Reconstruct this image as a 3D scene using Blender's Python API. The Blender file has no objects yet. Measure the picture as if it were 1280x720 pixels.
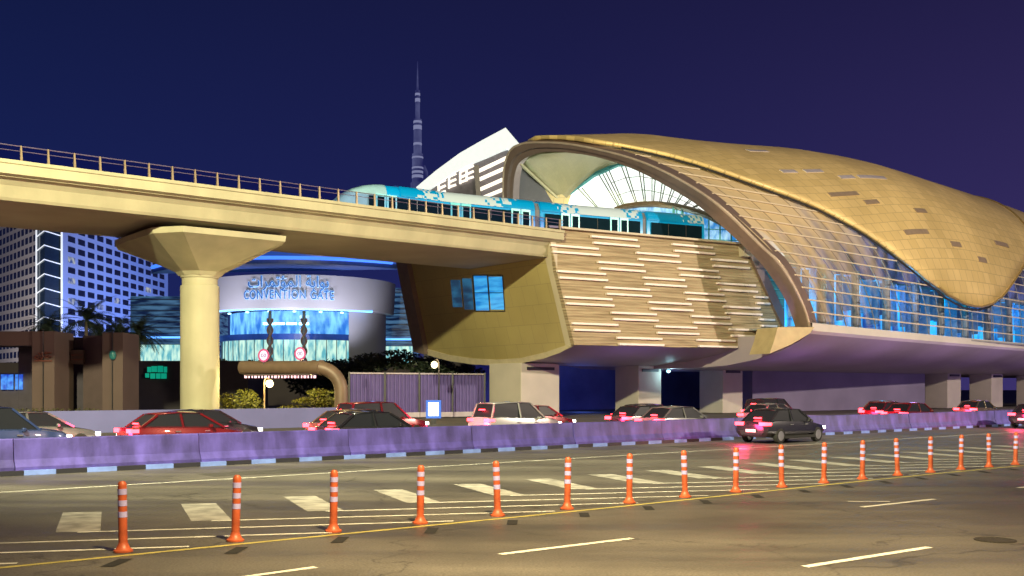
import bpy, bmesh, math, random
import numpy as np
from mathutils import Vector, Matrix
random.seed(7)
R = math.radians
SC = bpy.context.scene
COL = SC.collection

def lin(r, g, b):
    f = lambda c: (c/255/12.92) if c/255 <= .04045 else ((c/255+.055)/1.055)**2.4
    return (f(r), f(g), f(b))

# ------------------------------------------------------------------ camera
FPX, EYE, HOR = 1300.0, 2.3, 487.0
cam = bpy.data.objects.new('camera', bpy.data.cameras.new('camera')); COL.objects.link(cam)
cam.location = (0, 0, EYE); cam.rotation_euler = (R(90), 0, 0)
cam.data.sensor_width = 36; cam.data.lens = 36*FPX/1280; cam.data.shift_y = (HOR-360)/1280
cam.data.clip_end = 9000; SC.camera = cam
# ------------------------------------------------------------------ world: night sky
w = bpy.data.worlds.new('World'); SC.world = w; w.use_nodes = True
nt = w.node_tree; nt.nodes.clear()
out = nt.nodes.new('ShaderNodeOutputWorld'); bg = nt.nodes.new('ShaderNodeBackground')
tc = nt.nodes.new('ShaderNodeTexCoord'); sx = nt.nodes.new('ShaderNodeSeparateXYZ')
nt.links.new(tc.outputs['Generated'], sx.inputs[0])
rz = nt.nodes.new('ShaderNodeValToRGB'); rx = nt.nodes.new('ShaderNodeValToRGB')
mx = nt.nodes.new('ShaderNodeMapRange'); mx.inputs[1].default_value = -.45; mx.inputs[2].default_value = .5
nt.links.new(sx.outputs[0], mx.inputs[0])
mz = nt.nodes.new('ShaderNodeMapRange'); mz.inputs[1].default_value = 0; mz.inputs[2].default_value = .4
nt.links.new(sx.outputs[2], mz.inputs[0])
rx.color_ramp.elements[0].color = (*lin(27, 38, 96), 1); rx.color_ramp.elements[1].color = (*lin(60, 50, 104), 1)
e = rx.color_ramp.elements.new(.5); e.color = (*lin(34, 37, 94), 1)
rz.color_ramp.elements[0].color = (*lin(15, 23, 60), 1); rz.color_ramp.elements[1].color = (*lin(29, 25, 62), 1)
nt.links.new(mx.outputs[0], rx.inputs[0]); nt.links.new(mx.outputs[0], rz.inputs[0])
mm = nt.nodes.new('ShaderNodeMix'); mm.data_type = 'RGBA'
nt.links.new(mz.outputs[0], mm.inputs[0]); nt.links.new(rx.outputs[0], mm.inputs[6]); nt.links.new(rz.outputs[0], mm.inputs[7])
nt.links.new(mm.outputs[2], bg.inputs[0]); bg.inputs[1].default_value = 1.0
nt.links.new(bg.outputs[0], out.inputs[0])
SC.view_settings.view_transform = 'Standard'; SC.view_settings.look = 'None'
SC.view_settings.exposure = 0; SC.view_settings.gamma = 1
SC.cycles.max_bounces = 6; SC.cycles.transparent_max_bounces = 12
SC.cycles.sample_clamp_indirect = 4
SC.cycles.use_denoising = True

def lamp(name, kind, loc, energy, color, size=.5, target=None, cone=None, blend=.6):
    d = bpy.data.lights.new(name, kind); d.energy = energy; d.color = color
    if kind in ('POINT', 'SPOT'): d.shadow_soft_size = size
    if kind == 'SPOT': d.spot_size = R(cone or 90); d.spot_blend = blend
    o = bpy.data.objects.new(name, d); COL.objects.link(o); o.location = loc
    if target is not None:
        o.rotation_euler = (Vector(target)-Vector(loc)).to_track_quat('-Z', 'Y').to_euler()
    return o
# ------------------------------------------------------------------ frames of reference
P0 = np.array([2.7, 79.3]); D = np.array([.78, .626]); D = D/np.linalg.norm(D); N = np.array([D[1], -D[0]])
def S(u, v, z=0):                     # station frame: u along the line, v towards the road
    q = P0+D*u+N*v; return Vector((q[0], q[1], z))
def HP(px, py, z):                    # point at height z
    Y = (z-EYE)*FPX/(HOR-py); return Vector(((px-640)/FPX*Y, Y, z))
def YP(px, py, Y): return Vector(((px-640)/FPX*Y, Y, EYE+(HOR-py)/FPX*Y))
def PL(pt, n, px, py):                # point on a plane
    d = Vector(((px-640)/FPX, 1, (HOR-py)/FPX)); c = Vector((0, 0, EYE))
    return c+d*((pt-c).dot(n)/d.dot(n))
HD = Vector((.761, .648, 0)).normalized(); HN = Vector((-HD.y, HD.x, 0)); HB = Vector((-5.9, 34.4, 0))
def H(s, o, z=0): return HB+HD*s+HN*o+Vector((0, 0, z))   # highway frame: s along, o beyond the barrier

# street lighting: high masts along the road (outside the frame) 
WARM = (1, .74, .36)
lamp('mast_light', 'SPOT', (-16, 2, 28), 325000, (.97, .90, .52), .7, S(0, -4, 12), 100)
lamp('mast_light', 'SPOT', (79, 40, 26), 225000, (1, .82, .64), .7, S(30, -4, 14), 110)
lamp('mast_light', 'SPOT', (2, 8, 14), 42000, (1, .77, .38), .5, (2, 15, 0), 80, 1)
lamp('mast_light', 'SPOT', (26, 14, 14), 9000, (1, .62, .38), .5, (16, 30, 0), 120)
for u_, e_ in ((-66, 2000), (-48, 1600), (-37, 700)):  # warm spots added in place of ground bounce on the soffit
    lamp('soffit_bounce_fill', 'SPOT', S(u_, -5, .3), e_, (1, .64, .28), .3, S(u_+.1, -5, 12), 74, 1)

# ------------------------------------------------------------------ materials
def N_(m, kind): return m.node_tree.nodes.new(kind)
def L_(m, a, b): m.node_tree.links.new(a, b)
MATS = {}
def mat(name, color, rough=.6, metal=0, emit=None, es=1, var=.12, vscale=1.5, bump=0, bscale=20, coat=0, spec=.5, wave=None, obj=True):
    if name in MATS: return MATS[name]
    m = bpy.data.materials.new(name); m.use_nodes = True; t = m.node_tree
    b = t.nodes['Principled BSDF']
    b.inputs['Roughness'].default_value = rough; b.inputs['Metallic'].default_value = metal
    b.inputs['Coat Weight'].default_value = coat; b.inputs['Specular IOR Level'].default_value = spec
    co = t.nodes.new('ShaderNodeTexCoord')
    nz = t.nodes.new('ShaderNodeTexNoise'); nz.inputs['Scale'].default_value = vscale; nz.inputs['Detail'].default_value = 6
    t.links.new(co.outputs['Object'], nz.inputs['Vector'])
    cr = t.nodes.new('ShaderNodeValToRGB')
    c0 = [max(0, c*(1-var)) for c in color]; c1 = [min(1, c*(1+var)) for c in color]
    cr.color_ramp.elements[0].position = .3; cr.color_ramp.elements[1].position = .7
    cr.color_ramp.elements[0].color = (*c0, 1); cr.color_ramp.elements[1].color = (*c1, 1)
    t.links.new(nz.outputs[0], cr.inputs[0]); t.links.new(cr.outputs[0], b.inputs['Base Color'])
    if emit: b.inputs['Emission Color'].default_value = (*emit, 1); b.inputs['Emission Strength'].default_value = es
    if bump:
        bn = t.nodes.new('ShaderNodeTexNoise'); bn.inputs['Scale'].default_value = bscale; bn.inputs['Detail'].default_value = 8
        t.links.new(co.outputs['Object'], bn.inputs['Vector'])
        bp = t.nodes.new('ShaderNodeBump'); bp.inputs['Strength'].default_value = bump; bp.inputs['Distance'].default_value = .05
        t.links.new(bn.outputs[0], bp.inputs['Height']); t.links.new(bp.outputs[0], b.inputs['Normal'])
    MATS[name] = m; return m
def glassmat(name, tint, rough=.05, refl=.2):
    m = bpy.data.materials.new(name); m.use_nodes = True; t = m.node_tree; t.nodes.clear()
    o = t.nodes.new('ShaderNodeOutputMaterial'); a = t.nodes.new('ShaderNodeBsdfTransparent'); g = t.nodes.new('ShaderNodeBsdfGlossy')
    a.inputs[0].default_value = (*tint, 1); g.inputs['Roughness'].default_value = rough
    lw = t.nodes.new('ShaderNodeLayerWeight'); lw.inputs[0].default_value = .3
    mr = t.nodes.new('ShaderNodeMapRange'); mr.inputs[3].default_value = refl*.5; mr.inputs[4].default_value = min(1, refl*3)
    t.links.new(lw.outputs['Fresnel'], mr.inputs[0])
    x = t.nodes.new('ShaderNodeMixShader'); t.links.new(mr.outputs[0], x.inputs[0]); t.links.new(a.outputs[0], x.inputs[1]); t.links.new(g.outputs[0], x.inputs[2])
    t.links.new(x.outputs[0], o.inputs[0]); MATS[name] = m; return m

CONC = mat('concrete', (.44, .41, .27), .75, var=.12, vscale=.35, bump=.08, bscale=8)
def streak(m, sc=(.8, .8, .12), lo=.91, hi=1.06):
    t = m.node_tree; b = t.nodes['Principled BSDF']; src = b.inputs['Base Color'].links[0].from_socket
    tc = N_(m, 'ShaderNodeTexCoord'); mp = N_(m, 'ShaderNodeMapping'); mp.inputs['Scale'].default_value = sc; L_(m, tc.outputs['Object'], mp.inputs[0])
    n = N_(m, 'ShaderNodeTexNoise'); n.inputs['Scale'].default_value = 1; n.inputs['Detail'].default_value = 7; L_(m, mp.outputs[0], n.inputs['Vector'])
    r = N_(m, 'ShaderNodeMapRange'); r.inputs[1].default_value = .35; r.inputs[2].default_value = .65; r.inputs[3].default_value = lo; r.inputs[4].default_value = hi; L_(m, n.outputs[0], r.inputs[0])
    u = N_(m, 'ShaderNodeVectorMath'); u.operation = 'MULTIPLY'; L_(m, src, u.inputs[0]); L_(m, r.outputs[0], u.inputs[1]); L_(m, u.outputs[0], b.inputs['Base Color'])
streak(CONC)
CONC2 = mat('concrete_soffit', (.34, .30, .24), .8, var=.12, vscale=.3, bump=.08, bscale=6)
CLAD = mat('beige_panel', (.47, .41, .30), .5, var=.08, vscale=.6)
DARKM = mat('dark_metal', (.03, .03, .035), .4, .3)
BRONZE = mat('bronze_frame', (.25, .18, .16), .35, .5, var=.08)
STEEL = mat('beige_steel', (.30, .23, .14), .45, .3)
TEAL = mat('teal_steel', (.10, .36, .34), .4, .2, emit=(.04, .30, .30), es=.15)
WHITEP = mat('white_paint', (.75, .75, .74), .45, var=.05)
TRAINTEAL = mat('train_teal', (.0, .30, .70), .3, 0, coat=.3, var=.03, emit=(0, .30, .55), es=.2)  # blue glow added so the paint stays teal under warm lamps
TRAINGLASS = mat('train_glass', (.006, .018, .03), .6, 0, var=.1, spec=0)
BLUELED = mat('blue_neon', (.1, .3, .9), .5, emit=(.12, .36, 1), es=2.6)
CYANLED = mat('cyan_light', (.5, .9, 1), .5, emit=(.35, .85, 1), es=3)
WHITELED = mat('white_light', (.9, .9, .9), .5, emit=(1, .97, .9), es=1.6)

# gold roof: metal tiles in rows; colour from panel grid
def panel_mat(name, c1, c2, rough, metal, su, sv, mortar=(.1, .08, .05), msize=.02, bstr=.2):
    m = bpy.data.materials.new(name); m.use_nodes = True; b = m.node_tree.nodes['Principled BSDF']
    uv = N_(m, 'ShaderNodeUVMap'); mp = N_(m, 'ShaderNodeMapping'); mp.inputs['Scale'].default_value = (su, sv, 1)
    br = N_(m, 'ShaderNodeTexBrick'); br.inputs['Scale'].default_value = 1; br.offset = .5
    br.inputs['Color1'].default_value = (*c1, 1); br.inputs['Color2'].default_value = (*c2, 1); br.inputs['Mortar'].default_value = (*mortar, 1)
    br.inputs['Mortar Size'].default_value = msize; br.inputs['Brick Width'].default_value = 1; br.inputs['Row Height'].default_value = 1
    br.inputs['Mortar Smooth'].default_value = .3
    L_(m, uv.outputs[0], mp.inputs[0]); L_(m, mp.outputs[0], br.inputs['Vector'])
    nz = N_(m, 'ShaderNodeTexNoise'); nz.inputs['Scale'].default_value = .12; nz.inputs['Detail'].default_value = 5
    tc = N_(m, 'ShaderNodeTexCoord'); L_(m, tc.outputs['Object'], nz.inputs['Vector'])
    mr = N_(m, 'ShaderNodeMapRange'); mr.inputs[1].default_value = .3; mr.inputs[2].default_value = .7; mr.inputs[3].default_value = .82; mr.inputs[4].default_value = 1.15
    L_(m, nz.outputs[0], mr.inputs[0])
    mu = N_(m, 'ShaderNodeVectorMath'); mu.operation = 'MULTIPLY'; L_(m, br.outputs[0], mu.inputs[0]); L_(m, mr.outputs[0], mu.inputs[1])
    L_(m, mu.outputs[0], b.inputs['Base Color'])
    b.inputs['Roughness'].default_value = rough; b.inputs['Metallic'].default_value = metal
    bp = N_(m, 'ShaderNodeBump'); bp.inputs['Strength'].default_value = bstr; bp.inputs['Distance'].default_value = .03; bp.invert = True
    L_(m, br.outputs['Fac'], bp.inputs['Height']); L_(m, bp.outputs[0], b.inputs['Normal'])
    MATS[name] = m; return m
GOLD = panel_mat('gold_roof_tiles', (.80, .60, .26), (.70, .52, .21), .45, .15, 70, 60, (.50, .37, .16), .03, .03)
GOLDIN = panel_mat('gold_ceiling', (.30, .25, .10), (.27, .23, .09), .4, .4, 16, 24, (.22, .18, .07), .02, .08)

# ------------------------------------------------------------------ mesh builder
class MB:
    def __init__(s): s.v = []; s.f = []; s.mi = []; s.uv = {}
    def quad(s, *p, m=0):
        i = len(s.v); s.v += [Vector(q) for q in p]; s.f.append(tuple(range(i, i+len(p)))); s.mi.append(m)
    def box(s, c, d, rz=0, m=0, ax=None):
        c = Vector(c); hx, hy, hz = d[0]/2, d[1]/2, d[2]/2
        if ax is None: X, Y, Z = Matrix.Rotation(rz, 3, 'Z')@Vector((1, 0, 0)), Matrix.Rotation(rz, 3, 'Z')@Vector((0, 1, 0)), Vector((0, 0, 1))
        else: X, Y, Z = ax
        i = len(s.v)
        for a, b, e in ((-1,-1,-1),(1,-1,-1),(1,1,-1),(-1,1,-1),(-1,-1,1),(1,-1,1),(1,1,1),(-1,1,1)): s.v.append(c+X*hx*a+Y*hy*b+Z*hz*e)
        for f in ((0,3,2,1),(4,5,6,7),(0,1,5,4),(1,2,6,5),(2,3,7,6),(3,0,4,7)): s.f.append(tuple(i+k for k in f)); s.mi.append(m)
    def prism(s, poly, ext, m=0):                 # closed polygon pushed along ext
        i = len(s.v); n = len(poly); ext = Vector(ext)
        s.v += [Vector(p) for p in poly]+[Vector(p)+ext for p in poly]
        s.f.append(tuple(i+k for k in range(n))); s.f.append(tuple(i+n+k for k in reversed(range(n)))); s.mi += [m, m]
        for k in range(n): s.f.append((i+k, i+n+k, i+n+(k+1) % n, i+(k+1) % n)); s.mi.append(m)
    def bar(s, a, b, w_, h_=None, up=(0, 0, 1), m=0):
        a, b = Vector(a), Vector(b); d = b-a; l = d.length
        if l < 1e-6: return
        X = d/l; Y = Vector(up).cross(X)
        if Y.length < 1e-4: Y = Vector((0, 1, 0)).cross(X)
        Y.normalize(); Z = X.cross(Y); s.box((a+b)/2, (l, w_, h_ or w_), ax=(X, Y, Z), m=m)
    def tube(s, path, r, n=8, m=0, caps=True):
        path = [Vector(p) for p in path]; i0 = len(s.v); rs = r if isinstance(r, (list, tuple)) else [r]*len(path); prev = None
        for k, p in enumerate(path):
            t = (path[min(k+1, len(path)-1)]-path[max(k-1, 0)]).normalized()
            ref = Vector((0, 0, 1)) if abs(t.z) < .95 else Vector((1, 0, 0))
            if prev is not None: ref = prev
            Y = (ref-t*ref.dot(t)).normalized(); X = t.cross(Y); prev = Y
            for j in range(n):
                a = 2*math.pi*j/n; s.v.append(p+(X*math.cos(a)+Y*math.sin(a))*rs[k])
        for k in range(len(path)-1):
            for j in range(n):
                a = i0+k*n+j; b = i0+k*n+(j+1) % n; s.f.append((a, b, b+n, a+n)); s.mi.append(m)
        if caps:
            s.f.append(tuple(i0+j for j in reversed(range(n)))); s.f.append(tuple(i0+(len(path)-1)*n+j for j in range(n))); s.mi += [m, m]
    def lathe(s, prof, c=(0, 0, 0), n=24, m=0):
        c = Vector(c); i0 = len(s.v)
        for r, z in prof:
            for j in range(n): a = 2*math.pi*j/n; s.v.append(c+Vector((r*math.cos(a), r*math.sin(a), z)))
        for k in range(len(prof)-1):
            for j in range(n):
                a = i0+k*n+j; b = i0+k*n+(j+1) % n; s.f.append((a, b, b+n, a+n)); s.mi.append(m)
        s.f.append(tuple(i0+j for j in reversed(range(n)))); s.f.append(tuple(i0+(len(prof)-1)*n+j for j in range(n))); s.mi += [m, m]
    def grid(s, rows, m=0, uvs=None, closed=False):
        i0 = len(s.v); nr, nc = len(rows), len(rows[0])
        for r in rows: s.v += [Vector(p) for p in r]
        if uvs:
            for a in range(nr):
                for b in range(nc): s.uv[i0+a*nc+b] = uvs[a][b]
        for a in range(nr-1):
            for b in range(nc if closed else nc-1):
                b2 = (b+1) % nc
                s.f.append((i0+a*nc+b, i0+a*nc+b2, i0+(a+1)*nc+b2, i0+(a+1)*nc+b)); s.mi.append(m)
    def build(s, name, mats, parent=None, smooth=False, world=True, bevel=0, solid=0, kind=None):
        off = Vector(parent.location) if (parent is not None and world) else Vector((0, 0, 0))
        q = parent.parent if parent is not None else None
        while q is not None and world: off += Vector(q.location); q = q.parent
        me = bpy.data.meshes.new(name); me.from_pydata([tuple(v-off) for v in s.v], [], s.f)
        if not isinstance(mats, (list, tuple)): mats = [mats]
        for mm_ in mats: me.materials.append(mm_)
        me.polygons.foreach_set('material_index', s.mi)
        if s.uv:
            ul = me.uv_layers.new(name='UVMap')
            for lp in me.loops: ul.data[lp.index].uv = s.uv.get(lp.vertex_index, (0, 0))
        bm = bmesh.new(); bm.from_mesh(me); bmesh.ops.recalc_face_normals(bm, faces=bm.faces); bm.to_mesh(me); bm.free()
        if smooth:
            me.shade_smooth()
            try: me.set_sharp_from_angle(angle=R(38))
            except Exception: pass
        o = bpy.data.objects.new(name, me); COL.objects.link(o)
        if parent is not None: o.parent = parent
        if bevel:
            b = o.modifiers.new('b', 'BEVEL'); b.width = bevel; b.segments = 2; b.limit_method = 'ANGLE'
        if solid:
            b = o.modifiers.new('s', 'SOLIDIFY'); b.thickness = solid; b.offset = 0
        if kind: o['kind'] = kind
        return o
def tag(o, label, cat, group=None):
    o['label'] = label; o['category'] = cat
    if group: o['group'] = group
    return o
def thing(name, label, cat, loc=(0, 0, 0), rz=0, group=None):
    o = bpy.data.objects.new(name, None); COL.objects.link(o); o.location = loc; o.rotation_euler = (0, 0, rz)
    o.empty_display_size = .3
    return tag(o, label, cat, group)
KIDS = {}
def copy_tree(o, parent=None):
    c = o.copy(); COL.objects.link(c); c.parent = parent
    for ch in [x for x in list(COL.objects) if x.parent == o]: copy_tree(ch, c)
    return c
ORD = ['first', 'second', 'third', 'fourth', 'fifth', 'sixth', 'seventh', 'eighth', 'ninth', 'tenth', 'eleventh', 'twelfth', 'thirteenth', 'fourteenth', 'fifteenth', 'sixteenth', 'seventeenth', 'eighteenth', 'nineteenth', 'twentieth', 'twenty-first', 'twenty-second', 'twenty-third', 'twenty-fourth', 'twenty-fifth']

def smoothstep(a, b, x):
    t = max(0, min(1, (x-a)/(b-a))); return t*t*(3-2*t)

# ================================================================== SETTING
def flat(name, pts, z, m):
    b = MB(); b.quad(*[(p[0], p[1], z) for p in pts]); return b.build(name, m, kind='structure')
GROUND = mat('ground_sand', (.10, .085, .065), .9, var=.3, vscale=.2, bump=.3, bscale=3)
flat('ground', [(-3000, -200), (3000, -200), (3000, 5000), (-3000, 5000)], -.03, GROUND)

ASPH = bpy.data.materials.new('asphalt'); ASPH.use_nodes = True
def mk_asph(m):
    b = m.node_tree.nodes['Principled BSDF']; tc = N_(m, 'ShaderNodeTexCoord')
    rot = N_(m, 'ShaderNodeMapping'); rot.inputs['Rotation'].default_value = (0, 0, -math.atan2(HD.y, HD.x)); rot.inputs['Scale'].default_value = (.05, .55, 1)
    mp2 = N_(m, 'ShaderNodeMapping'); mp2.inputs['Rotation'].default_value = (0, 0, 0)
    L_(m, tc.outputs['Object'], rot.inputs[0])
    n1 = N_(m, 'ShaderNodeTexNoise'); n1.inputs['Scale'].default_value = 1.2; n1.inputs['Detail'].default_value = 6; L_(m, rot.outputs[0], n1.inputs['Vector'])
    n2 = N_(m, 'ShaderNodeTexNoise'); n2.inputs['Scale'].default_value = 30; n2.inputs['Detail'].default_value = 8; L_(m, tc.outputs['Object'], n2.inputs['Vector'])
    n3 = N_(m, 'ShaderNodeTexNoise'); n3.inputs['Scale'].default_value = .35; n3.inputs['Detail'].default_value = 7; L_(m, tc.outputs['Object'], n3.inputs['Vector'])
    c1 = N_(m, 'ShaderNodeValToRGB'); c1.color_ramp.elements[0].position = .32; c1.color_ramp.elements[1].position = .68
    c1.color_ramp.elements[0].color = (.052, .047, .042, 1); c1.color_ramp.elements[1].color = (.105, .096, .085, 1)
    L_(m, n1.outputs[0], c1.inputs[0])
    def mul(a, sock, lo, hi):
        r = N_(m, 'ShaderNodeMapRange'); r.inputs[1].default_value = .3; r.inputs[2].default_value = .7; r.inputs[3].default_value = lo; r.inputs[4].default_value = hi
        L_(m, sock, r.inputs[0]); u = N_(m, 'ShaderNodeVectorMath'); u.operation = 'MULTIPLY'; L_(m, a, u.inputs[0]); L_(m, r.outputs[0], u.inputs[1]); return u.outputs[0]
    col = mul(c1.outputs[0], n2.outputs[0], .55, 1.55); col = mul(col, n3.outputs[0], .72, 1.28)
    n4 = N_(m, 'ShaderNodeTexVoronoi'); n4.feature = 'DISTANCE_TO_EDGE'; n4.inputs['Scale'].default_value = .16
    wv = N_(m, 'ShaderNodeTexNoise'); wv.inputs['Scale'].default_value = 1.1; wv.inputs['Detail'].default_value = 6; L_(m, tc.outputs['Object'], wv.inputs['Vector'])
    av = N_(m, 'ShaderNodeVectorMath'); av.operation = 'MULTIPLY_ADD'; L_(m, wv.outputs['Color'], av.inputs[0]); av.inputs[1].default_value = (2.4, 2.4, 0); L_(m, tc.outputs['Object'], av.inputs[2]); L_(m, av.outputs[0], n4.inputs['Vector'])
    ck = N_(m, 'ShaderNodeMapRange'); ck.inputs[1].default_value = .0; ck.inputs[2].default_value = .006; ck.inputs[3].default_value = .45; ck.inputs[4].default_value = 1; L_(m, n4.outputs['Distance'], ck.inputs[0])
    u5 = N_(m, 'ShaderNodeVectorMath'); u5.operation = 'MULTIPLY'; L_(m, col, u5.inputs[0]); L_(m, ck.outputs[0], u5.inputs[1]); col = u5.outputs[0]
    L_(m, col, b.inputs['Base Color'])
    rr = N_(m, 'ShaderNodeMapRange'); rr.inputs[1].default_value = .35; rr.inputs[2].default_value = .65; rr.inputs[3].default_value = .38; rr.inputs[4].default_value = .6
    L_(m, n1.outputs[0], rr.inputs[0]); L_(m, rr.outputs[0], b.inputs['Roughness'])
    bp = N_(m, 'ShaderNodeBump'); bp.inputs['Strength'].default_value = .35; bp.inputs['Distance'].default_value = .01; L_(m, n2.outputs[0], bp.inputs['Height']); L_(m, bp.outputs[0], b.inputs['Normal'])
mk_asph(ASPH)
flat('road', [H(-160, -70), H(400, -70), H(400, 15.5), H(-160, 15.5)], 0, ASPH)
PAINT = mat('road_paint', (.62, .61, .56), .6, var=.22, vscale=4, bump=.2, bscale=40)
YPAINT = mat('yellow_road_paint', (.40, .34, .10), .6, var=.25, vscale=3)
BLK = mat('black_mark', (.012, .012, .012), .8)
# bollard line from its base points
bx = [(154, 690), (295, 675.5), (417, 664.5), (523, 654.5), (622, 645.5), (711, 637), (787, 629), (855, 622), (919, 615), (977, 609.5), (1030, 603.5), (1078, 598.5), (1121, 594.5), (1163, 590.2), (1203, 586.6), (1237, 583.8), (1269, 581)]
BOL = [HP(x, y, 0) for x, y in bx]
# smooth the row
for _ in range(6): BOL = [BOL[0]]+[(BOL[i-1]+BOL[i]*2+BOL[i+1])/4 for i in range(1, len(BOL)-1)]+[BOL[-1]]
def ribbon(b, pts, w_, z):
    for i in range(len(pts)-1):
        p, q = pts[i], pts[i+1]
        def nr(k):
            a = pts[max(k-1, 0)]; c = pts[min(k+1, len(pts)-1)]; d = (c-a).normalized(); return Vector((-d.y, d.x, 0))*w_/2
        b.quad((p-nr(i)).to_3d(), (q-nr(i+1)), (q+nr(i+1)), (p+nr(i)))
    for v in b.v: v.z = z
edge = [BOL[0]-(BOL[1]-BOL[0])*k for k in (6, 4, 2, 1)]+BOL+[BOL[-1]+(BOL[-1]-BOL[-3])*k for k in (1, 3, 8, 20)]
edge = [p-HN*.34 for p in edge]
b = MB(); ribbon(b, edge, .12, .004); b.build('yellow_edge_line', YPAINT, kind='structure')
def edge_hit(p, d):                    # where a ray on the ground meets the edge line
    best = None
    for i in range(len(edge)-1):
        a, c = edge[i]+HN*.25, edge[i+1]+HN*.25; e = c-a; den = d.x*e.y-d.y*e.x
        if abs(den) < 1e-9: continue
        t = ((a.x-p.x)*e.y-(a.y-p.y)*e.x)/den; s = ((a.x-p.x)*d.y-(a.y-p.y)*d.x)/den
        if 0 <= s <= 1 and t > 0 and (best is None or t < best): best = t
    return best
LD = Vector((.972, .235, 0)).normalized(); SD = Vector((-.36, .93, 0)).normalized()
hb = MB()
for k in range(-5, 34):
    p = Vector((-7.0+1.74*k, 16.75+1.45*k, 0))
    t = edge_hit(p, LD)
    L = t if t else 14
    if k < -1: L = t or 12
    q = p+LD*L; nn = Vector((-LD.y, LD.x, 0))*.055
    hb.quad(p-nn, q-nn, q+nn, p+nn)
    a = p-LD*.34+nn; c = p+LD*.34+nn; e = SD*2.9
    hb.quad(a, c, c+e, a+e, m=1)
for v in hb.v: v.z = .004
hb.build('hatch_markings', [PAINT, mat('worn_road_paint', (.30, .29, .27), .7, var=.4, vscale=2.5, bump=.2, bscale=40)], kind='structure')
b = MB(); ribbon(b, [H(-60, -4.9), H(160, -4.9)], .12, .004); b.build('lane_line', PAINT, kind='structure')
b = MB()
for (x0, y0, x1, y1, w_) in [(625, 693, 790, 673, .13), (1006, 708.5, 1162, 684, .13), (1077, 634, 1168, 624, .13), (1060, 627, 1112, 627, .10), (300, 722, 395, 709, .12), (-60, 770, 120, 752, .13), (1272, 610, 1330, 604, .13)]:
    p, q = HP(x0, y0, 0), HP(x1, y1, 0); d = (q-p).normalized(); nn = Vector((-d.y, d.x, 0))*w_/2; b.quad(p-nn, q-nn, q+nn, p+nn)
for v in b.v: v.z = .004
b.build('lane_dashes', PAINT, kind='structure')
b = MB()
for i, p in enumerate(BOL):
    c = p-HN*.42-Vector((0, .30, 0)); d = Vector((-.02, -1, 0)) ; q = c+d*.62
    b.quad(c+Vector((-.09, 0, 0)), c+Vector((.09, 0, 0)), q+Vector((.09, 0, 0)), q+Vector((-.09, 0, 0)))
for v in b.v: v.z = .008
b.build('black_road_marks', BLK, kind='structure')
b = MB()
for s0, s1, o0, o1 in ((31, 37.5, -20.5, -19.0), (8, 14, -22.5, -21.4), (44, 55, -14.4, -13.2), (-6, -1, -4.0, -2.9), (14, 22, -3.6, -2.0)): b.quad(H(s0, o0), H(s1, o0), H(s1, o1), H(s0, o1))
for v in b.v: v.z = .0035
b.build('asphalt_patches', mat('asphalt_patch', (.05, .046, .042), .75, var=.3, vscale=6, bump=.4, bscale=40), kind='structure')
# far verge and kerb
VERGE = mat('verge', (.07, .06, .05), .9, var=.3, vscale=.6, bump=.3, bscale=6)
b = MB(); b.prism([H(-160, 15.5, -.02), H(400, 15.5, -.02), H(400, 23, -.02), H(-160, 23, -.02)], (0, 0, .16)); b.build('pavement', VERGE, kind='structure')
BLUEP = mat('blue_kerb_paint', (.16, .24, .62), .5, var=.2, vscale=3); BLACKP = mat('black_kerb_paint', (.02, .02, .03), .5)
b = MB()
for k in range(-14, 70):
    s = k*1.65+.2
    b.prism([H(s, -.33), H(s+.82, -.33), H(s+.82, .5), H(s, .5)], (0, 0, .13), m=0)
    b.prism([H(s+.823, -.33), H(s+1.647, -.33), H(s+1.647, .5), H(s+.823, .5)], (0, 0, .13), m=1)
b.build('kerb', [BLUEP, BLACKP], kind='structure')

mc = HP(1244, 675.5, 0); mh = thing('manhole_cover', 'round iron manhole cover in the asphalt near the right edge', 'manhole cover', mc)
b = MB(); b.lathe([(.30, .002), (.30, .014), (.28, .018), (.25, .016), (.24, .010), (.1, .010)], mc, n=28); b.build('cover', mat('cast_iron', (.05, .045, .04), .6, .5, var=.4, vscale=30, bump=.6, bscale=60), mh)
# ================================================================== JERSEY BARRIERS
BARM = mat('barrier_violet_glow', (.066, .050, .25), .55, var=.42, vscale=.9, bump=.15, bscale=12)  # violet glow of passing traffic put into the concrete's base colour
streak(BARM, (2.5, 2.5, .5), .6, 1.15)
bt = thing('concrete_barrier', '', 'barrier', (0, 0, 0), math.atan2(HD.y, HD.x), 'concrete barriers between the carriageways')
prof = [(-.28, .13), (-.28, .22), (-.16, .42), (-.09, .95), (-.07, .98), (.07, .98), (.09, .95), (.16, .42), (.28, .22), (.28, .13)]
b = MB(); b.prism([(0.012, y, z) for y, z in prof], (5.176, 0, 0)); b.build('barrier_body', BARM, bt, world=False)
for x in (1.3, 3.9):
    b = MB(); b.box((x, -.262, .165), (.4, .02, .05)); b.build('lifting_slot', BLK, bt, world=False)
k0 = -3
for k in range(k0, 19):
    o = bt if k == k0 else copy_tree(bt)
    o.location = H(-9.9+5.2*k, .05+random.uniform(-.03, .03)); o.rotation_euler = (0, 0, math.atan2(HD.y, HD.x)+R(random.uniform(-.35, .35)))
    o['label'] = '%s concrete median barrier segment from the left, on blue and black kerb' % ORD[k-k0]

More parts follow.
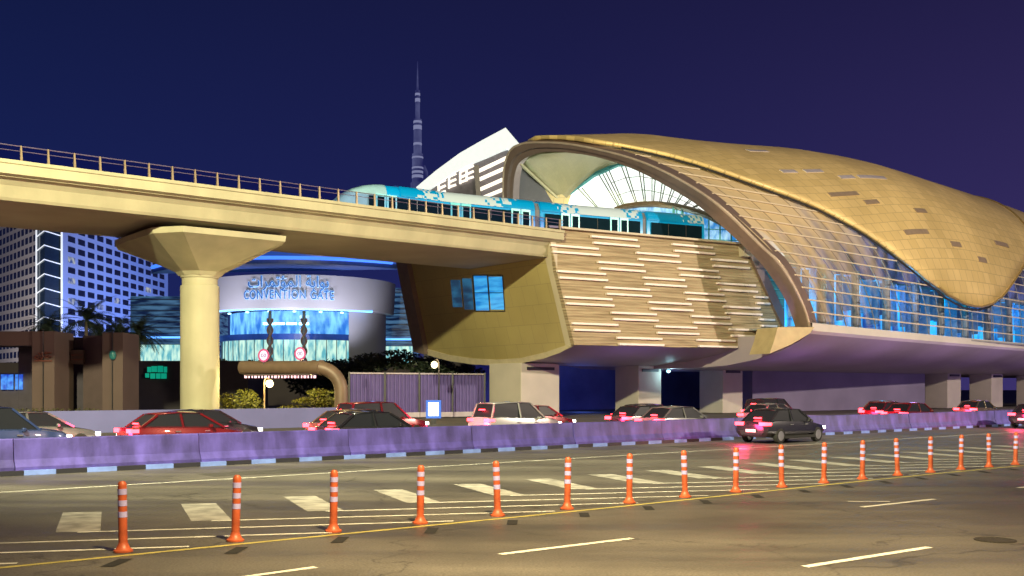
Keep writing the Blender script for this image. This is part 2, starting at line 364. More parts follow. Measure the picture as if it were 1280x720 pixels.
# ================================================================== BOLLARDS
ORG = mat('orange_plastic', (.42, .085, .03), .45, var=.22, vscale=5); REFL = mat('reflective_band', (.42, .38, .72), .3, var=.08, vscale=10)
bo = thing('bollard', '', 'bollard', (0, 0, 0), 0, 'orange flexible bollards along the yellow line')
b = MB(); b.lathe([(.062, .03), (.062, .93), (.058, .97), (.035, 1.0)], n=18); b.build('post', ORG, bo, smooth=True, world=False)
b = MB(); b.lathe([(.135, 0), (.135, .025), (.10, .045), (.066, .12), (.064, .14)], n=18); b.build('base', ORG, bo, smooth=True, world=False)
for z in (.85, .69, .53):
    b = MB(); b.lathe([(.065, z-.04), (.065, z+.04)], n=18); b.build('reflective_band', REFL, bo, smooth=True, world=False)
for i, p in enumerate(BOL):
    o = bo if i == 0 else copy_tree(bo); o.location = (p.x, p.y, .004)
    o.rotation_euler = (R(random.uniform(-2, 2)), R(random.uniform(-2.4, 2.4)), random.uniform(0, 3))
    o['label'] = '%s orange bollard from the left with three pale reflective bands' % ORD[i]

# ================================================================== VIADUCT
vi = thing('viaduct', 'long pale concrete metro viaduct with steel railing running into the station', 'viaduct', S(-30, -5, 0))
sec = [(0, 12.4), (.12, 12.55), (.38, 13.15), (.62, 13.42), (1.05, 13.55), (1.25, 13.62), (1.25, 14.12), (1.33, 14.16), (1.33, 14.34), (1.0, 14.34), (.95, 13.5)]
full = sec+[(-10-a, z) for a, z in reversed(sec)]
b = MB()
u0v, u1v = -75, .6
b.prism([S(u0v, v, z) for v, z in full], S(u1v, 0)-S(u0v, 0)); gir = b.build('girder', CONC, vi)
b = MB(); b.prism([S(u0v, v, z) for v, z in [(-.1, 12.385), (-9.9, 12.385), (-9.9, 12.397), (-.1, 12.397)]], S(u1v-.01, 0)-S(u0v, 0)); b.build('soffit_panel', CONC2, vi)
RAILM = mat('rail_purple', (.22, .18, .30), .4, .5); 
for side, v in ((1, 1.18), (0, -11.18)):
    b = MB(); b.tube([S(-74, v, 15.12), S(u1v, v, 15.12)], .03, 6); b.build('top_rail', RAILM, vi)
    b = MB(); b.tube([S(-74, v, 14.86), S(u1v, v, 14.86)], .02, 6); b.build('middle_rail', RAILM, vi)
    n = 56 if side else 30
    for k in range(n):
        u = u1v-.4-k*1.35
        b = MB(); b.prism([S(u-.05, v-.05, 14.34), S(u+.07, v-.05, 14.34), S(u+.02, v-.05, 15.15), S(u-.05, v-.05, 15.15)], Vector((N[0], N[1], 0))*.12)
        b.build('railing_post', STEEL, vi)
RGL = glassmat('railing_glass', (.60, .60, .88), .0, .02)
b = MB(); b.quad(S(-74, 1.17, 14.36), S(u1v, 1.17, 14.36), S(u1v, 1.17, 15.08), S(-74, 1.17, 15.08)); b.build('railing_glass', RGL, vi)
# track bed
b = MB()
for v in (-3.2, -1.7, -8.2, -6.7): b.bar(S(-74, v, 13.62), S(60, v, 13.62), .07, .16)
b.build('running_rails', mat('rail_steel', (.2, .17, .15), .35, .8), vi)

pc = Vector((-20.2, 67.3, 0))
pi_ = thing('viaduct_pier', 'round pale concrete pier with flared cap carrying the viaduct', 'pier', pc)
b = MB(); b.lathe([(1.22, 0), (1.22, 8.95), (1.19, 9.0), (1.12, 9.05), (1.12, 9.45), (1.19, 9.5), (1.22, 9.62)], pc, n=48); b.build('column', CONC, pi_, smooth=True)
def uv3(c, a, e, z): return Vector((c.x+D[0]*a+N[0]*e, c.y+D[1]*a+N[1]*e, z))
topo = [(-3.0, 4.9), (3.6, 4.9), (4.2, 3.2), (4.2, -3.4), (3.2, -5.6), (-3.4, -5.6), (-4.2, -3.6), (-4.2, 3.2)]
top2 = [(-1.9, 5.4), (3.3, 5.2), (4.5, 3.4), (4.5, -3.4), (3.0, -6.2), (-3.6, -6.2), (-4.6, -3.6), (-3.6, 3.6)]
bot = [(1.3*math.cos(R(112.5-45*k)), 1.3*math.sin(R(112.5-45*k))) for k in range(8)]
b = MB(); b.grid([[uv3(pc, a, e, 9.6) for a, e in bot], [uv3(pc, a*1.18, e*1.18, 9.85) for a, e in bot],
                  [uv3(pc, a, e, 11.65) for a, e in topo], [uv3(pc, a*1.01, e*1.01, 12.0) for a, e in topo]], closed=True)
b.quad(*[uv3(pc, a*1.01, e*1.01, 12.0) for a, e in topo]); b.build('cap', CONC, pi_)
b = MB(); b.box(pc+Vector((0, 0, 12.18)), (1.2, 6, .36), ax=(Vector((D[0], D[1], 0)), Vector((N[0], N[1], 0)), Vector((0, 0, 1)))); b.build('bearing', CONC2, pi_)

# ================================================================== STATION
st = thing('metro_station', 'shell-shaped metro station with gold roof and eye-shaped arch opening', 'station', S(30, -8, 0))
AR = np.array([[23.954,82.600,7.129],[23.556,82.388,8.199],[23.112,82.226,9.257],[22.602,82.141,10.292],[22.022,82.144,11.290],[21.371,82.246,12.232],[20.658,82.440,13.115],[19.907,82.690,13.964],[19.144,82.956,14.805],[18.378,83.226,15.643],[17.603,83.514,16.465],[16.811,83.835,17.257],[15.998,84.201,18.006],[15.165,84.612,18.707],[14.316,85.062,19.365],[13.455,85.547,19.983],[12.583,86.064,20.559],[11.705,86.612,21.094],[10.820,87.188,21.588],[9.931,87.791,22.041],[9.039,88.418,22.456],[8.146,89.063,22.841],[7.252,89.721,23.203],[6.359,90.391,23.542],[5.467,91.076,23.853],[4.578,91.780,24.125],[3.693,92.504,24.354],[2.814,93.245,24.542],[1.948,94.003,24.676],[1.130,94.781,24.692],[.424,95.572,24.490],[-.109,96.350,24.013],[-.448,97.080,23.288],[-.629,97.749,22.399],[-.727,98.383,21.438],[-.811,99.015,20.464],[-.911,99.662,19.498],[-1.025,100.320,18.541],[-1.144,100.982,17.586],[-1.262,101.644,16.631],[-1.372,102.298,15.671],[-1.458,102.932,14.697],[-1.505,103.530,13.701],[-1.513,104.094,12.681],[-1.498,104.638,11.649],[-1.475,105.175,10.612],[-1.451,105.712,9.575],[-1.428,106.248,8.537],[-1.404,106.784,7.5]])
M = len(AR); aru = (AR[:, :2]-P0)@D; arv = (AR[:, :2]-P0)@N; arz = AR[:, 2]; LEN = 110.
HU = [18.5, 28, 45, 60, 75, 92, 110, 130]; HH = [arz.max()-7.5, 19.4, 20.8, 21.3, 21.4, 21.3, 20, 17]
TH = np.linspace(0, np.pi, M)
def vnear(u): return 10.8-.155*(u-18.5)+.0004*(u-18.5)**2
def section(s, grow=0.):
    uN = 18.5+s*LEN; W = arv[0]-arv[-1]; k = min(1, s/.35); k = k*k*(3-2*k)
    vn = vnear(uN)-max(0, (s-.6)/.4)**2*6
    Wd = W+4*math.sin(math.pi*min(1, s))-max(0, (s-.6)/.4)**2*14
    a0 = (arv-arv[0])/W; b0 = (arz-7.5)/(arz.max()-7.5); c0 = aru-18.5
    a1 = -(1-np.cos(TH))/2; b1 = np.abs(np.sin(TH))**.8
    a = a0*(1-k)+a1*k; bb = b0*(1-k)+b1*k; h = np.interp(uN, HU, HH)
    uu = uN+c0*(1-min(1, s*1.6)); vv = vn+a*Wd; zz = 7.5+bb*h
    if grow:
        vc, zc = vn-Wd/2, 12.
        dv, dz = vv-vc, zz-zc; l = np.sqrt(dv**2+dz**2); vv = vv+dv/l*grow; zz = zz+dz/l*grow
    q = P0[None]+D[None]*uu[:, None]+N[None]*vv[:, None]
    return np.c_[q, zz]
SVAL = np.r_[np.linspace(0, .3, 34), np.linspace(.3, 1, 50)[1:]]
def spt(s, t, grow=0.):
    g = section(s, grow); x = t*(M-1); return Vector([float(np.interp(x, range(M), g[:, k])) for k in range(3)])
TBU = [18.5, 20.4, 22.2, 24.1, 26, 27.8, 29.7, 31.6, 33.4, 35.3, 37.1, 39, 42.7, 46.5, 50.2, 54, 57.7, 61.4, 65.1, 68.8, 72.6, 78.2, 85.6, 95, 110, 120, 130]
TBT = [.47, .397, .345, .297, .262, .238, .221, .202, .179, .155, .128, .103, .069, .047, .036, .033, .039, .052, .074, .098, .123, .161, .213, .27, .385, .46, .5]
def tb(s): return float(np.interp(18.5+s*LEN, TBU, TBT))
def patch(name, m, t0f, t1f, grow, nt_=40, solid=.15, s0=0, s1=1, um=1):
    rows, uvs = [], []
    for s in SVAL:
        if s < s0-1e-9 or s > s1+1e-9: continue
        g = section(s, grow); t0, t1 = t0f(s), t1f(s); row = []; uvr = []
        for j in range(nt_+1):
            t = t0+(t1-t0)*j/nt_; x = t*(M-1)
            row.append([float(np.interp(x, range(M), g[:, k])) for k in range(3)]); uvr.append((s, t))
        rows.append(row); uvs.append(uvr)
    b = MB(); b.grid(rows, uvs=uvs); return b.build(name, m, st, smooth=True, solid=solid)
# gold roof
roof = patch('roof', GOLD, tb, lambda s: 1-tb(s)*.9, .42, solid=.35)
# glazing with fritted panels near the arch
GZ = bpy.data.materials.new('shell_glazing'); GZ.use_nodes = True
def mk_gz(m):
    t = m.node_tree; t.nodes.clear(); o = N_(m, 'ShaderNodeOutputMaterial')
    uv = N_(m, 'ShaderNodeUVMap'); sp = N_(m, 'ShaderNodeSeparateXYZ'); L_(m, uv.outputs[0], sp.inputs[0])
    tr = N_(m, 'ShaderNodeBsdfTransparent'); tr.inputs[0].default_value = (.80, .86, .95, 1); gl = N_(m, 'ShaderNodeBsdfGlossy'); gl.inputs['Roughness'].default_value = .35; gl.inputs[0].default_value = (.8, .8, .85, 1)
    lw = N_(m, 'ShaderNodeLayerWeight'); lw.inputs[0].default_value = .35; mr = N_(m, 'ShaderNodeMapRange'); mr.inputs[3].default_value = .03; mr.inputs[4].default_value = .35; L_(m, lw.outputs['Fresnel'], mr.inputs[0])
    g = N_(m, 'ShaderNodeMixShader'); L_(m, mr.outputs[0], g.inputs[0]); L_(m, tr.outputs[0], g.inputs[1]); L_(m, gl.outputs[0], g.inputs[2])
    pb = N_(m, 'ShaderNodeBsdfPrincipled'); pb.inputs['Roughness'].default_value = .62; pb.inputs['Metallic'].default_value = 0
    br = N_(m, 'ShaderNodeTexBrick'); mp = N_(m, 'ShaderNodeMapping'); mp.inputs['Scale'].default_value = (46, 2.2, 1); L_(m, uv.outputs[0], mp.inputs[0]); L_(m, mp.outputs[0], br.inputs['Vector'])
    br.inputs['Scale'].default_value = 1; br.offset = 0; br.inputs['Brick Width'].default_value = 1; br.inputs['Row Height'].default_value = 5
    br.inputs['Color1'].default_value = (.58, .44, .24, 1); br.inputs['Color2'].default_value = (.50, .42, .34, 1); br.inputs['Mortar'].default_value = (.22, .16, .1, 1); br.inputs['Mortar Size'].default_value = .03
    L_(m, br.outputs[0], pb.inputs['Base Color'])
    # opacity: high near the arch and high up, low towards the floor and the far end; panel-wise
    a = N_(m, 'ShaderNodeMapRange'); a.inputs[1].default_value = 0; a.inputs[2].default_value = .24; a.inputs[3].default_value = .78; a.inputs[4].default_value = 0.10; L_(m, sp.outputs[0], a.inputs[0])
    c = N_(m, 'ShaderNodeMapRange'); c.inputs[1].default_value = 0.03; c.inputs[2].default_value = .20; c.inputs[3].default_value = -.5; c.inputs[4].default_value = .42; L_(m, sp.outputs[1], c.inputs[0])
    nz = N_(m, 'ShaderNodeTexNoise'); nz.inputs['Scale'].default_value = 1; nz.inputs['Detail'].default_value = 2
    mp2 = N_(m, 'ShaderNodeMapping'); mp2.inputs['Scale'].default_value = (60, 3, 1); L_(m, uv.outputs[0], mp2.inputs[0]); L_(m, mp2.outputs[0], nz.inputs['Vector'])
    ad = N_(m, 'ShaderNodeMath'); ad.operation = 'ADD'; L_(m, a.outputs[0], ad.inputs[0]); L_(m, c.outputs[0], ad.inputs[1])
    nr = N_(m, 'ShaderNodeMapRange'); nr.inputs[1].default_value = .35; nr.inputs[2].default_value = .65; nr.inputs[3].default_value = -.25; nr.inputs[4].default_value = .25; L_(m, nz.outputs[0], nr.inputs[0])
    ae = N_(m, 'ShaderNodeMath'); ae.operation = 'ADD'; ae.use_clamp = True; L_(m, ad.outputs[0], ae.inputs[0]); L_(m, nr.outputs[0], ae.inputs[1])
    x = N_(m, 'ShaderNodeMixShader'); L_(m, ae.outputs[0], x.inputs[0]); L_(m, g.outputs[0], x.inputs[1]); L_(m, pb.outputs[0], x.inputs[2]); L_(m, x.outputs[0], o.inputs[0])
mk_gz(GZ)
patch('glazing', GZ, lambda s: 0, lambda s: tb(s)+.015, 0, 24, solid=0)
patch('far_glazing', mat('dark_glass_wall', (.05, .04, .04), .25, .2), lambda s: 1-tb(s)*.9-.015, lambda s: 1, 0, 24, solid=0)
# horizontal mullions: level lines on the shell
MULL = mat('cream_mullion', (.62, .52, .38), .75, 0, var=.05)
b = MB()
for lev in np.arange(8.45, 26, .98):
    seg = []
    for s in np.linspace(.004, 1, 90):
        g = section(s, .10); z = g[:M//2, 2]; j = np.where((z[:-1] <= lev) & (z[1:] > lev))[0]
        ok = False
        if len(j):
            j = j[0]; f = (lev-z[j])/(z[j+1]-z[j]); tt = (j+f)/(M-1)
            if tt < tb(s)-.002: seg.append(Vector(g[j]*(1-f)+g[j+1]*f)); ok = True
        if not ok:
            if len(seg) > 1: b.tube(seg, .065, 5)
            seg = []
    if len(seg) > 1: b.tube(seg, .065, 5)
b.build('horizontal_mullions', MULL, st)
b = MB()
for s in np.linspace(.03, 1, 38):
    t1 = tb(s)
    if t1 < .02: continue
    b.tube([spt(s, t, -.12) for t in np.linspace(0, t1, 14)], .05, 5)
b.build('vertical_mullions', mat('mullion_inner', (.30, .24, .18), .5), st)
# dark tube painting in the shadow gap along the gold roof's edge
b = MB(); b.tube([spt(s, tb(s)-.004, .25) for s in SVAL[1:70]], .10, 6); b.build('roof_edge_shadow_gap', mat('shadow_gap_dark', (.02, .018, .018), .6), st)
b = MB(); b.tube([spt(s, tb(s), .62) for s in SVAL[26:75]], .12, 6); b.build('roof_edge_trim', mat('gold_trim', (.6, .43, .16), .35, .6), st)
b = MB(); b.tube([spt(.52+.10*math.sin(x*math.pi*.5), .10+x*.42, .62) for x in np.linspace(0, 1, 24)], .16, 6); b.build('roof_seam', mat('gold_trim2', (.45, .31, .12), .4, .5), st)
# skylights on the roof
allS = [(s, section(s, .62)) for s in np.linspace(0, .75, 120)]
def on_roof(px, py):
    best = None
    for s, g in allS:
        X = 640+FPX*g[:, 0]/g[:, 1]; Y = HOR-FPX*(g[:, 2]-EYE)/g[:, 1]
        e = (X-px)**2+(Y-py)**2; e[28:] += 1e6; j = int(np.argmin(e))
        if best is None or e[j] < best[0]: best = (e[j], s, j/(M-1))
    return best[1], best[2]
SKD = mat('skylight_dark', (.40, .30, .20), .3, .3); SKL = mat('skylight_silver', (.65, .60, .62), .25, .3)
for (x, y, ln, mm_) in [(25,53,1.6,1),(170,76,2.1,1),(247,73,3.6,1),(398,95,2.2,1),(518,122,2.4,1),(347,132,2.0,1),(272,143,1.6,1),(460,160,1.7,1),(540,158,3.6,1),(448,208,3.4,0),(537,242,1.7,0),(695,264,1.6,0),(800,218,4.2,1),(685,340,3.3,0),(815,358,1.6,0),(955,385,2.6,0),(897,415,1.5,0)]:
    s, t = on_roof(880+x/2.5725, 160+y/2.5725); ds = ln*1.5/LEN/2; dt = .0045
    b = MB(); b.grid([[spt(s+a*ds, t+c*dt, .625) for c in (-1, 0, 1)] for a in (-1, 0, 1)])
    b.build('skylight', [SKD, SKL][mm_], st, solid=.06)
# arch frame
outp = [(1017,411),(1011.6,388),(997.5,357),(978,326),(960,311),(939,290),(912,263.6),(885.6,242),(846,218),(806,200),(769,189),(726,180),(700,176.5),(670,176),(654.5,177),(638.6,184),(631,208),(630.6,240),(632,275)]
innp = [(995,411),(986,382.5),(972,357),(952.5,330),(937,314),(925,303),(899,279.5),(872,255.6),(846,240),(806,217),(769,202.5),(739.5,194.5),(707.6,190),(685,189.5),(673,191),(652,199),(644,212),(641,242),(642,275)]
NFp = Vector((23.907, 82.439, 7.5)); A_ = S(9.2, -8.9, 24.2); F_ = S(14, -24, 7.5); AN = (F_-NFp).cross(A_-NFp).normalized()
if AN.y > 0: AN = -AN                     # towards the camera
O = [PL(NFp, AN, *q) for q in outp]; I = [PL(NFp, AN, *q) for q in innp]
def sm(P, it=2):
    for _ in range(it):
        Q = [P[0]]
        for i in range(len(P)-1): Q += [P[i]*.75+P[i+1]*.25, P[i]*.25+P[i+1]*.75]
        P = Q+[P[-1]]
    return P
O, I = sm(O), sm(I)
b = MB(); rows = []
for o_, i_ in zip(O, I):
    md = o_*.45+i_*.55
    rows.append([o_-AN*.7, o_+AN*.18, o_*.9+i_*.1+AN*.3, md+AN*.30, md*.8+i_*.2+AN*.02, i_+AN*.02, i_-AN*.9])
b.grid(rows, closed=True); b.build('arch_frame', BRONZE, st, smooth=True)
b = MB(); b.tube([o_*.93+i_*.07+AN*.3 for o_, i_ in zip(O, I)], .10, 6); b.build('arch_trim', mat('arch_trim_pale', (.55, .44, .36), .35, .4), st, smooth=True)
# fascia (pale band under the glass) and underside
FAS = mat('fascia_panel', (.60, .56, .50), .5, var=.06, vscale=.5)
b = MB(); rows = []
us_ = np.r_[18.0, np.linspace(19.5, 128, 50)]
def vn2(u): return vnear(u)-max(0, ((u-18.5)/LEN-.6)/.4)**2*6
for u in us_: rows.append([S(u, vn2(u)-.1, 7.62), S(u, vn2(u)+.18, 7.55), S(u, vn2(u)+.20, 6.95), S(u, vn2(u)-.1, 6.72)])
b.grid(rows); b.build('fascia', FAS, st)
UND = mat('underside_panel', (.34, .29, .31), .55, var=.08, vscale=.3)  # faint violet of the traffic glow mixed into the panel colour
b = MB(); rows = []
for u in us_:
    vn = vn2(u); W_ = 35-max(0, ((u-18.5)/LEN-.6)/.4)**2*14
    rows.append([S(u, vn-.1, 6.72)]+[S(u, vn-W_*f, z) for f, z in ((.03, 6.15), (.08, 5.45), (.15, 4.8), (.24, 4.35), (.34, 4.2), (.66, 4.2), (.76, 4.35), (.85, 4.8), (.92, 5.45), (.97, 6.15), (1, 6.72))])
b.grid(rows); b.quad(*[p for p in rows[0]]); b.build('underside', UND, st, smooth=True)
# louvre wall
W1, W2 = S(-.6, .6, 14.5), S(18.8, 3.8, 14.5); wd = (W2-W1).normalized(); WN = Vector((wd.y, -wd.x, 0))
wl = bpy.data.materials.new('reeded_stone'); wl.use_nodes = True
def mk_wl(m):
    b = m.node_tree.nodes['Principled BSDF']; tc = N_(m, 'ShaderNodeTexCoord'); b.inputs['Roughness'].default_value = .7
    mp = N_(m, 'ShaderNodeMapping'); mp.inputs['Scale'].default_value = (.25, .25, 5); L_(m, tc.outputs['Object'], mp.inputs[0])
    n = N_(m, 'ShaderNodeTexNoise'); n.inputs['Scale'].default_value = 1.3; n.inputs['Detail'].default_value = 5; L_(m, mp.outputs[0], n.inputs['Vector'])
    c = N_(m, 'ShaderNodeValToRGB'); c.color_ramp.elements[0].position = .35; c.color_ramp.elements[1].position = .62
    c.color_ramp.elements[0].color = (.25, .19, .11, 1); c.color_ramp.elements[1].color = (.42, .335, .21, 1); L_(m, n.outputs[0], c.inputs[0]); L_(m, c.outputs[0], b.inputs['Base Color'])
    w_ = N_(m, 'ShaderNodeTexWave'); w_.bands_direction = 'Z'; w_.inputs['Scale'].default_value = 1.4; w_.inputs['Distortion'].default_value = 1.5; L_(m, tc.outputs['Object'], w_.inputs['Vector'])
    bp = N_(m, 'ShaderNodeBump'); bp.inputs['Strength'].default_value = .5; bp.inputs['Distance'].default_value = .08; L_(m, w_.outputs[0], bp.inputs['Height']); L_(m, bp.outputs[0], b.inputs['Normal'])
mk_wl(wl)
wp = [PL(W1, WN, *q) for q in ((683, 285), (945, 308), (986, 412), (971, 434), (845, 434), (718, 431))]
b = MB(); b.prism(wp, -WN*.5); b.build('louvre_wall', wl, st)
b = MB(); b.bar(wp[0]+WN*.05+Vector((0, 0, .08)), wp[1]+WN*.05+Vector((0, 0, .08)), .7, .16); b.build('wall_coping', CLAD, st)
LOU = mat('louvre_bar', (.80, .70, .66), .5, var=.05)
bars = [(275,92,480,108),(95,130,308,148),(635,125,815,143),(475,163,665,180),(305,205,508,220),(810,193,970,206),(660,233,840,247),(125,243,340,262),(505,273,690,288),(835,298,1005,311),(335,317,535,330),(690,340,865,352),(155,358,368,374),(530,382,720,394),(865,402,1025,412),(1000,358,1060,364),(365,428,565,440),(720,445,890,453),(190,474,395,488),(560,490,745,498),(890,503,1055,510),(1020,458,1090,464),(390,540,590,548),(745,550,915,556),(1045,557,1095,561)]
for (x0, y0, x1, y1) in bars:
    for k in (0, 1):
        f = lambda x, y: PL(W1, WN, 660+(x+k*9)/3.555, 270+(y+k*28)/3.555)
        p, q = f(x0, y0), f(x1, y1); zz = (p.z+q.z)/2; p.z = q.z = zz
        b = MB(); b.bar(p+WN*.12, q+WN*.12, .26, .17); b.build('louvre', LOU, st, bevel=.02)
# dark jamb and glazed slot between wall and arch
b = MB(); b.prism([PL(W1+WN*.3, WN, *q) for q in ((933, 309), (944, 309), (990, 411), (980, 411))], -WN*.5); b.build('slot_jamb', BRONZE, st)
SLG = mat('slot_glass', (.05, .12, .12), .15, 0, emit=(.05, .20, .19), es=.35)
b = MB(); b.quad(*[PL(W1-WN*.4, WN, *q) for q in ((940, 296), (1000, 330), (1010, 411), (985, 411))]); b.build('slot_glass', SLG, st)
b = MB()
for k in range(8):
    y = 325+k*11.5; b.bar(PL(W1-WN*.3, WN, 938+k*4.4, y), PL(W1-WN*.3, WN, 975+k*4, y+4), .08)
b.build('slot_glazing_bars', TEAL, st)
b = MB(); b.prism([PL(W1+WN*.6, WN, *q) for q in ((929, 306), (940, 307), (941, 321), (930, 320))], -WN*1.2); b.build('wall_end_block', CLAD, st)
# arch foot
fq = S(17.6, 11.25, 0); fnn = (Vector((N[0], N[1], 0))*.8-Vector((D[0], D[1], 0))*.2).normalized()
fp = [PL(fq, fnn, *q) for q in ((972, 409), (1018, 409), (1012, 417), (990, 430), (962, 442), (968, 425))]
b = MB(); b.prism(fp, -fnn*2.5); b.build('arch_foot', mat('foot_panel', (.42, .33, .17), .5), st)
# end wall under the viaduct
E1, E2 = S(-.6, .6, 14.5), S(2.2, .6, 5.85); EN = (E2-E1).cross(Vector((N[0], N[1], 0))).normalized()
if EN.y > 0: EN = -EN
EP = lambda x, y, off=0: PL(E1+EN*off, EN, x, y)
ENDW = panel_mat('end_wall_panel', (.40, .33, .14), (.38, .31, .13), .4, .1, 1, 1.6, (.24, .20, .10), .01)
poly = [(684, 290), (717, 431), (700, 440), (680, 447), (650, 453.5), (620, 456), (590, 454.5), (560, 450), (535, 443), (520, 439), (496, 322), (496, 300)]
b = MB(); pts = [EP(*q) for q in poly]; b.prism(pts, -EN*.6)
for i, v in enumerate(b.v): b.uv[i] = ((np.array(v[:2])-P0)@N/1.6, v.z/2.4)
b.build('end_wall', ENDW, st)
b = MB(); b.prism([EP(*q, .06) for q in ((673, 287), (684.5, 286), (719, 431.5), (708, 437))], -EN*.5); b.build('end_wall_trim', CLAD, st)
b = MB(); b.prism([EP(*q, .5) for q in ((493, 318), (506, 318), (531, 443), (517, 440))], -EN*1.5); b.build('end_wall_fin', mat('fin_brown', (.16, .12, .10), .6), st)
b = MB(); b.prism([EP(*q, .12) for q in ((531, 436), (560, 444), (590, 448.5), (620, 450), (650, 448), (680, 441), (708, 431.5), (714, 433), (700, 441), (680, 448), (650, 454.5), (620, 457), (590, 455.5), (560, 451), (533, 443.5))], -EN*.3); b.build('end_wall_skirt', mat('skirt', (.46, .40, .27), .5), st)
WINB = bpy.data.materials.new('blue_reflection_window'); WINB.use_nodes = True
def mk_lit(m, c0, c1, es, scale=(1, 1, 1), base=(.05, .1, .2)):
    b = m.node_tree.nodes['Principled BSDF']; tc = N_(m, 'ShaderNodeTexCoord'); mp = N_(m, 'ShaderNodeMapping'); mp.inputs['Scale'].default_value = scale
    n = N_(m, 'ShaderNodeTexNoise'); n.inputs['Scale'].default_value = 1; n.inputs['Detail'].default_value = 4; L_(m, tc.outputs['Object'], mp.inputs[0]); L_(m, mp.outputs[0], n.inputs['Vector'])
    c = N_(m, 'ShaderNodeValToRGB'); c.color_ramp.elements[0].position = .38; c.color_ramp.elements[1].position = .62; c.color_ramp.elements[0].color = (*c0, 1); c.color_ramp.elements[1].color = (*c1, 1)
    L_(m, n.outputs[0], c.inputs[0]); L_(m, c.outputs[0], b.inputs['Emission Color']); b.inputs['Emission Strength'].default_value = es
    b.inputs['Base Color'].default_value = (*base, 1); b.inputs['Roughness'].default_value = .15
mk_lit(WINB, (.01, .20, .60), (.06, .45, .85), 1.0, (.4, .4, 3))  # pane emission paints in a blue reflection
for (x0, x1, y0, y1) in ((592, 608, 345, 388), (610.5, 627, 346, 387)):
    b = MB(); b.prism([EP(x0, y0, .04), EP(x1, y0, .04), EP(x1+3, y1, .04), EP(x0+3, y1, .04)], -EN*.1); b.build('window', WINB, st)
b = MB()
for x in (591, 609.2, 628): b.bar(EP(x, 344, .06), EP(x+3, 389, .06), .07)
for y in (344, 366, 389): b.bar(EP(591+(y-344)*.067, y, .06), EP(628+(y-344)*.067, y, .06), .05)
b.build('window_frame', DARKM, st)
WIN2 = bpy.data.materials.new('dim_blue_reflection'); WIN2.use_nodes = True; mk_lit(WIN2, (.02, .06, .14), (.04, .22, .42), .5, (.5, .5, 2))
for (x0, x1, y0, y1) in ((563, 575, 350, 384), (577.5, 589, 348, 387)):  # panes added to paint blurry blue reflections on the wall, no openings
    b = MB(); b.prism([EP(x0, y0, .03), EP(x1, y0, .03), EP(x1+3, y1, .03), EP(x0+3, y1, .03)], -EN*.1); b.build('window', WIN2, st)
# belly of the concourse box behind the end wall
bel = [EP(*q) for q in ((716, 431), (700, 440), (680, 447), (650, 453.5), (620, 456), (590, 454.5), (560, 450), (535, 443), (520, 439))]
b = MB(); rows = []
for k in range(12):
    f = k/11; rows.append([p+Vector((D[0], D[1], 0))*(24*f)+Vector((N[0], N[1], 0))*(4.4*f)*(1-i/8) for i, p in enumerate(bel)])
b.grid(rows); b.build('concourse_underside', UND, st, smooth=True)
# floors inside
FLR = mat('interior_floor', (.30, .30, .30), .4)
b = MB(); b.prism([S(19, 9.5, 7.3), S(110, .5, 7.3), S(110, -26, 7.3), S(19, -22, 7.3)], (0, 0, .15)); b.build('concourse_floor', FLR, st)
b = MB(); b.prism([S(2, -.2, 12.9), S(16, 1.5, 12.9), S(100, -2, 12.9), S(100, -20, 12.9), S(2, -20, 12.9)], (0, 0, .6)); b.build('platform_slab', FLR, st)
# inner hall walls with blue light put into their emission; fins and columns behind the glazing
HALL = bpy.data.materials.new('hall_wall_blue_glow'); HALL.use_nodes = True; mk_lit(HALL, (.002, .02, .12), (.01, .36, .75), 2.3, (.9, .9, .22), (.1, .2, .3))
b = MB()
b.grid([[S(u, vn2(u)-4.2-.6*math.sin(u*.9), z) for z in (7.5, 9.5, 11.5, 12.85)] for u in np.linspace(21, 112, 80)]); b.build('hall_wall', HALL, st)
HALL2 = bpy.data.materials.new('upper_hall_glow'); HALL2.use_nodes = True; mk_lit(HALL2, (.02, .02, .05), (.20, .24, .62), .5, (.6, .6, .3), (.12, .11, .12))
b = MB(); b.grid([[S(u, vn2(u)-7.5, z) for z in (13.5, 16, 18.5, 21)] for u in np.linspace(25, 105, 40)]); b.build('upper_hall_glow_wall', HALL2, st)
PILM = mat('hall_column', (.22, .2, .18), .4)
for k in range(13):
    u = 24+k*6.5; p = S(u, vn2(u)-2.2, 0)
    b = MB(); b.lathe([(.38, 7.4), (.38, 12.9)], p, n=16); b.build('hall_column', PILM, st, smooth=True)
b = MB()
for k in range(46):
    u = 22+k*1.9; z0 = random.choice((7.5, 8.5, 9.5)); b.box(S(u, vn2(u)-3.2-random.random()*.6, (z0+12.6)/2), (.12, .5+random.random(), 12.6-z0), math.atan2(D[1], D[0]))
b.build('hall_fins', mat('hall_fin', (.25, .30, .38), .3), st)
for k, (u, col) in enumerate([(24, (.0, .75, .8)), (32, (.0, .5, 1)), (41, (.05, .35, 1)), (52, (.0, .5, 1)), (63, (.15, .25, 1)), (74, (.0, .4, 1))]):
    lamp('hall_light', 'POINT', S(u, vn2(u)-2.0, 11.4), 380, col, .5)
for u in (26, 38, 52): lamp('hall_light', 'POINT', S(u, vn2(u)-12, 17), 900, (.55, .5, 1), .6)
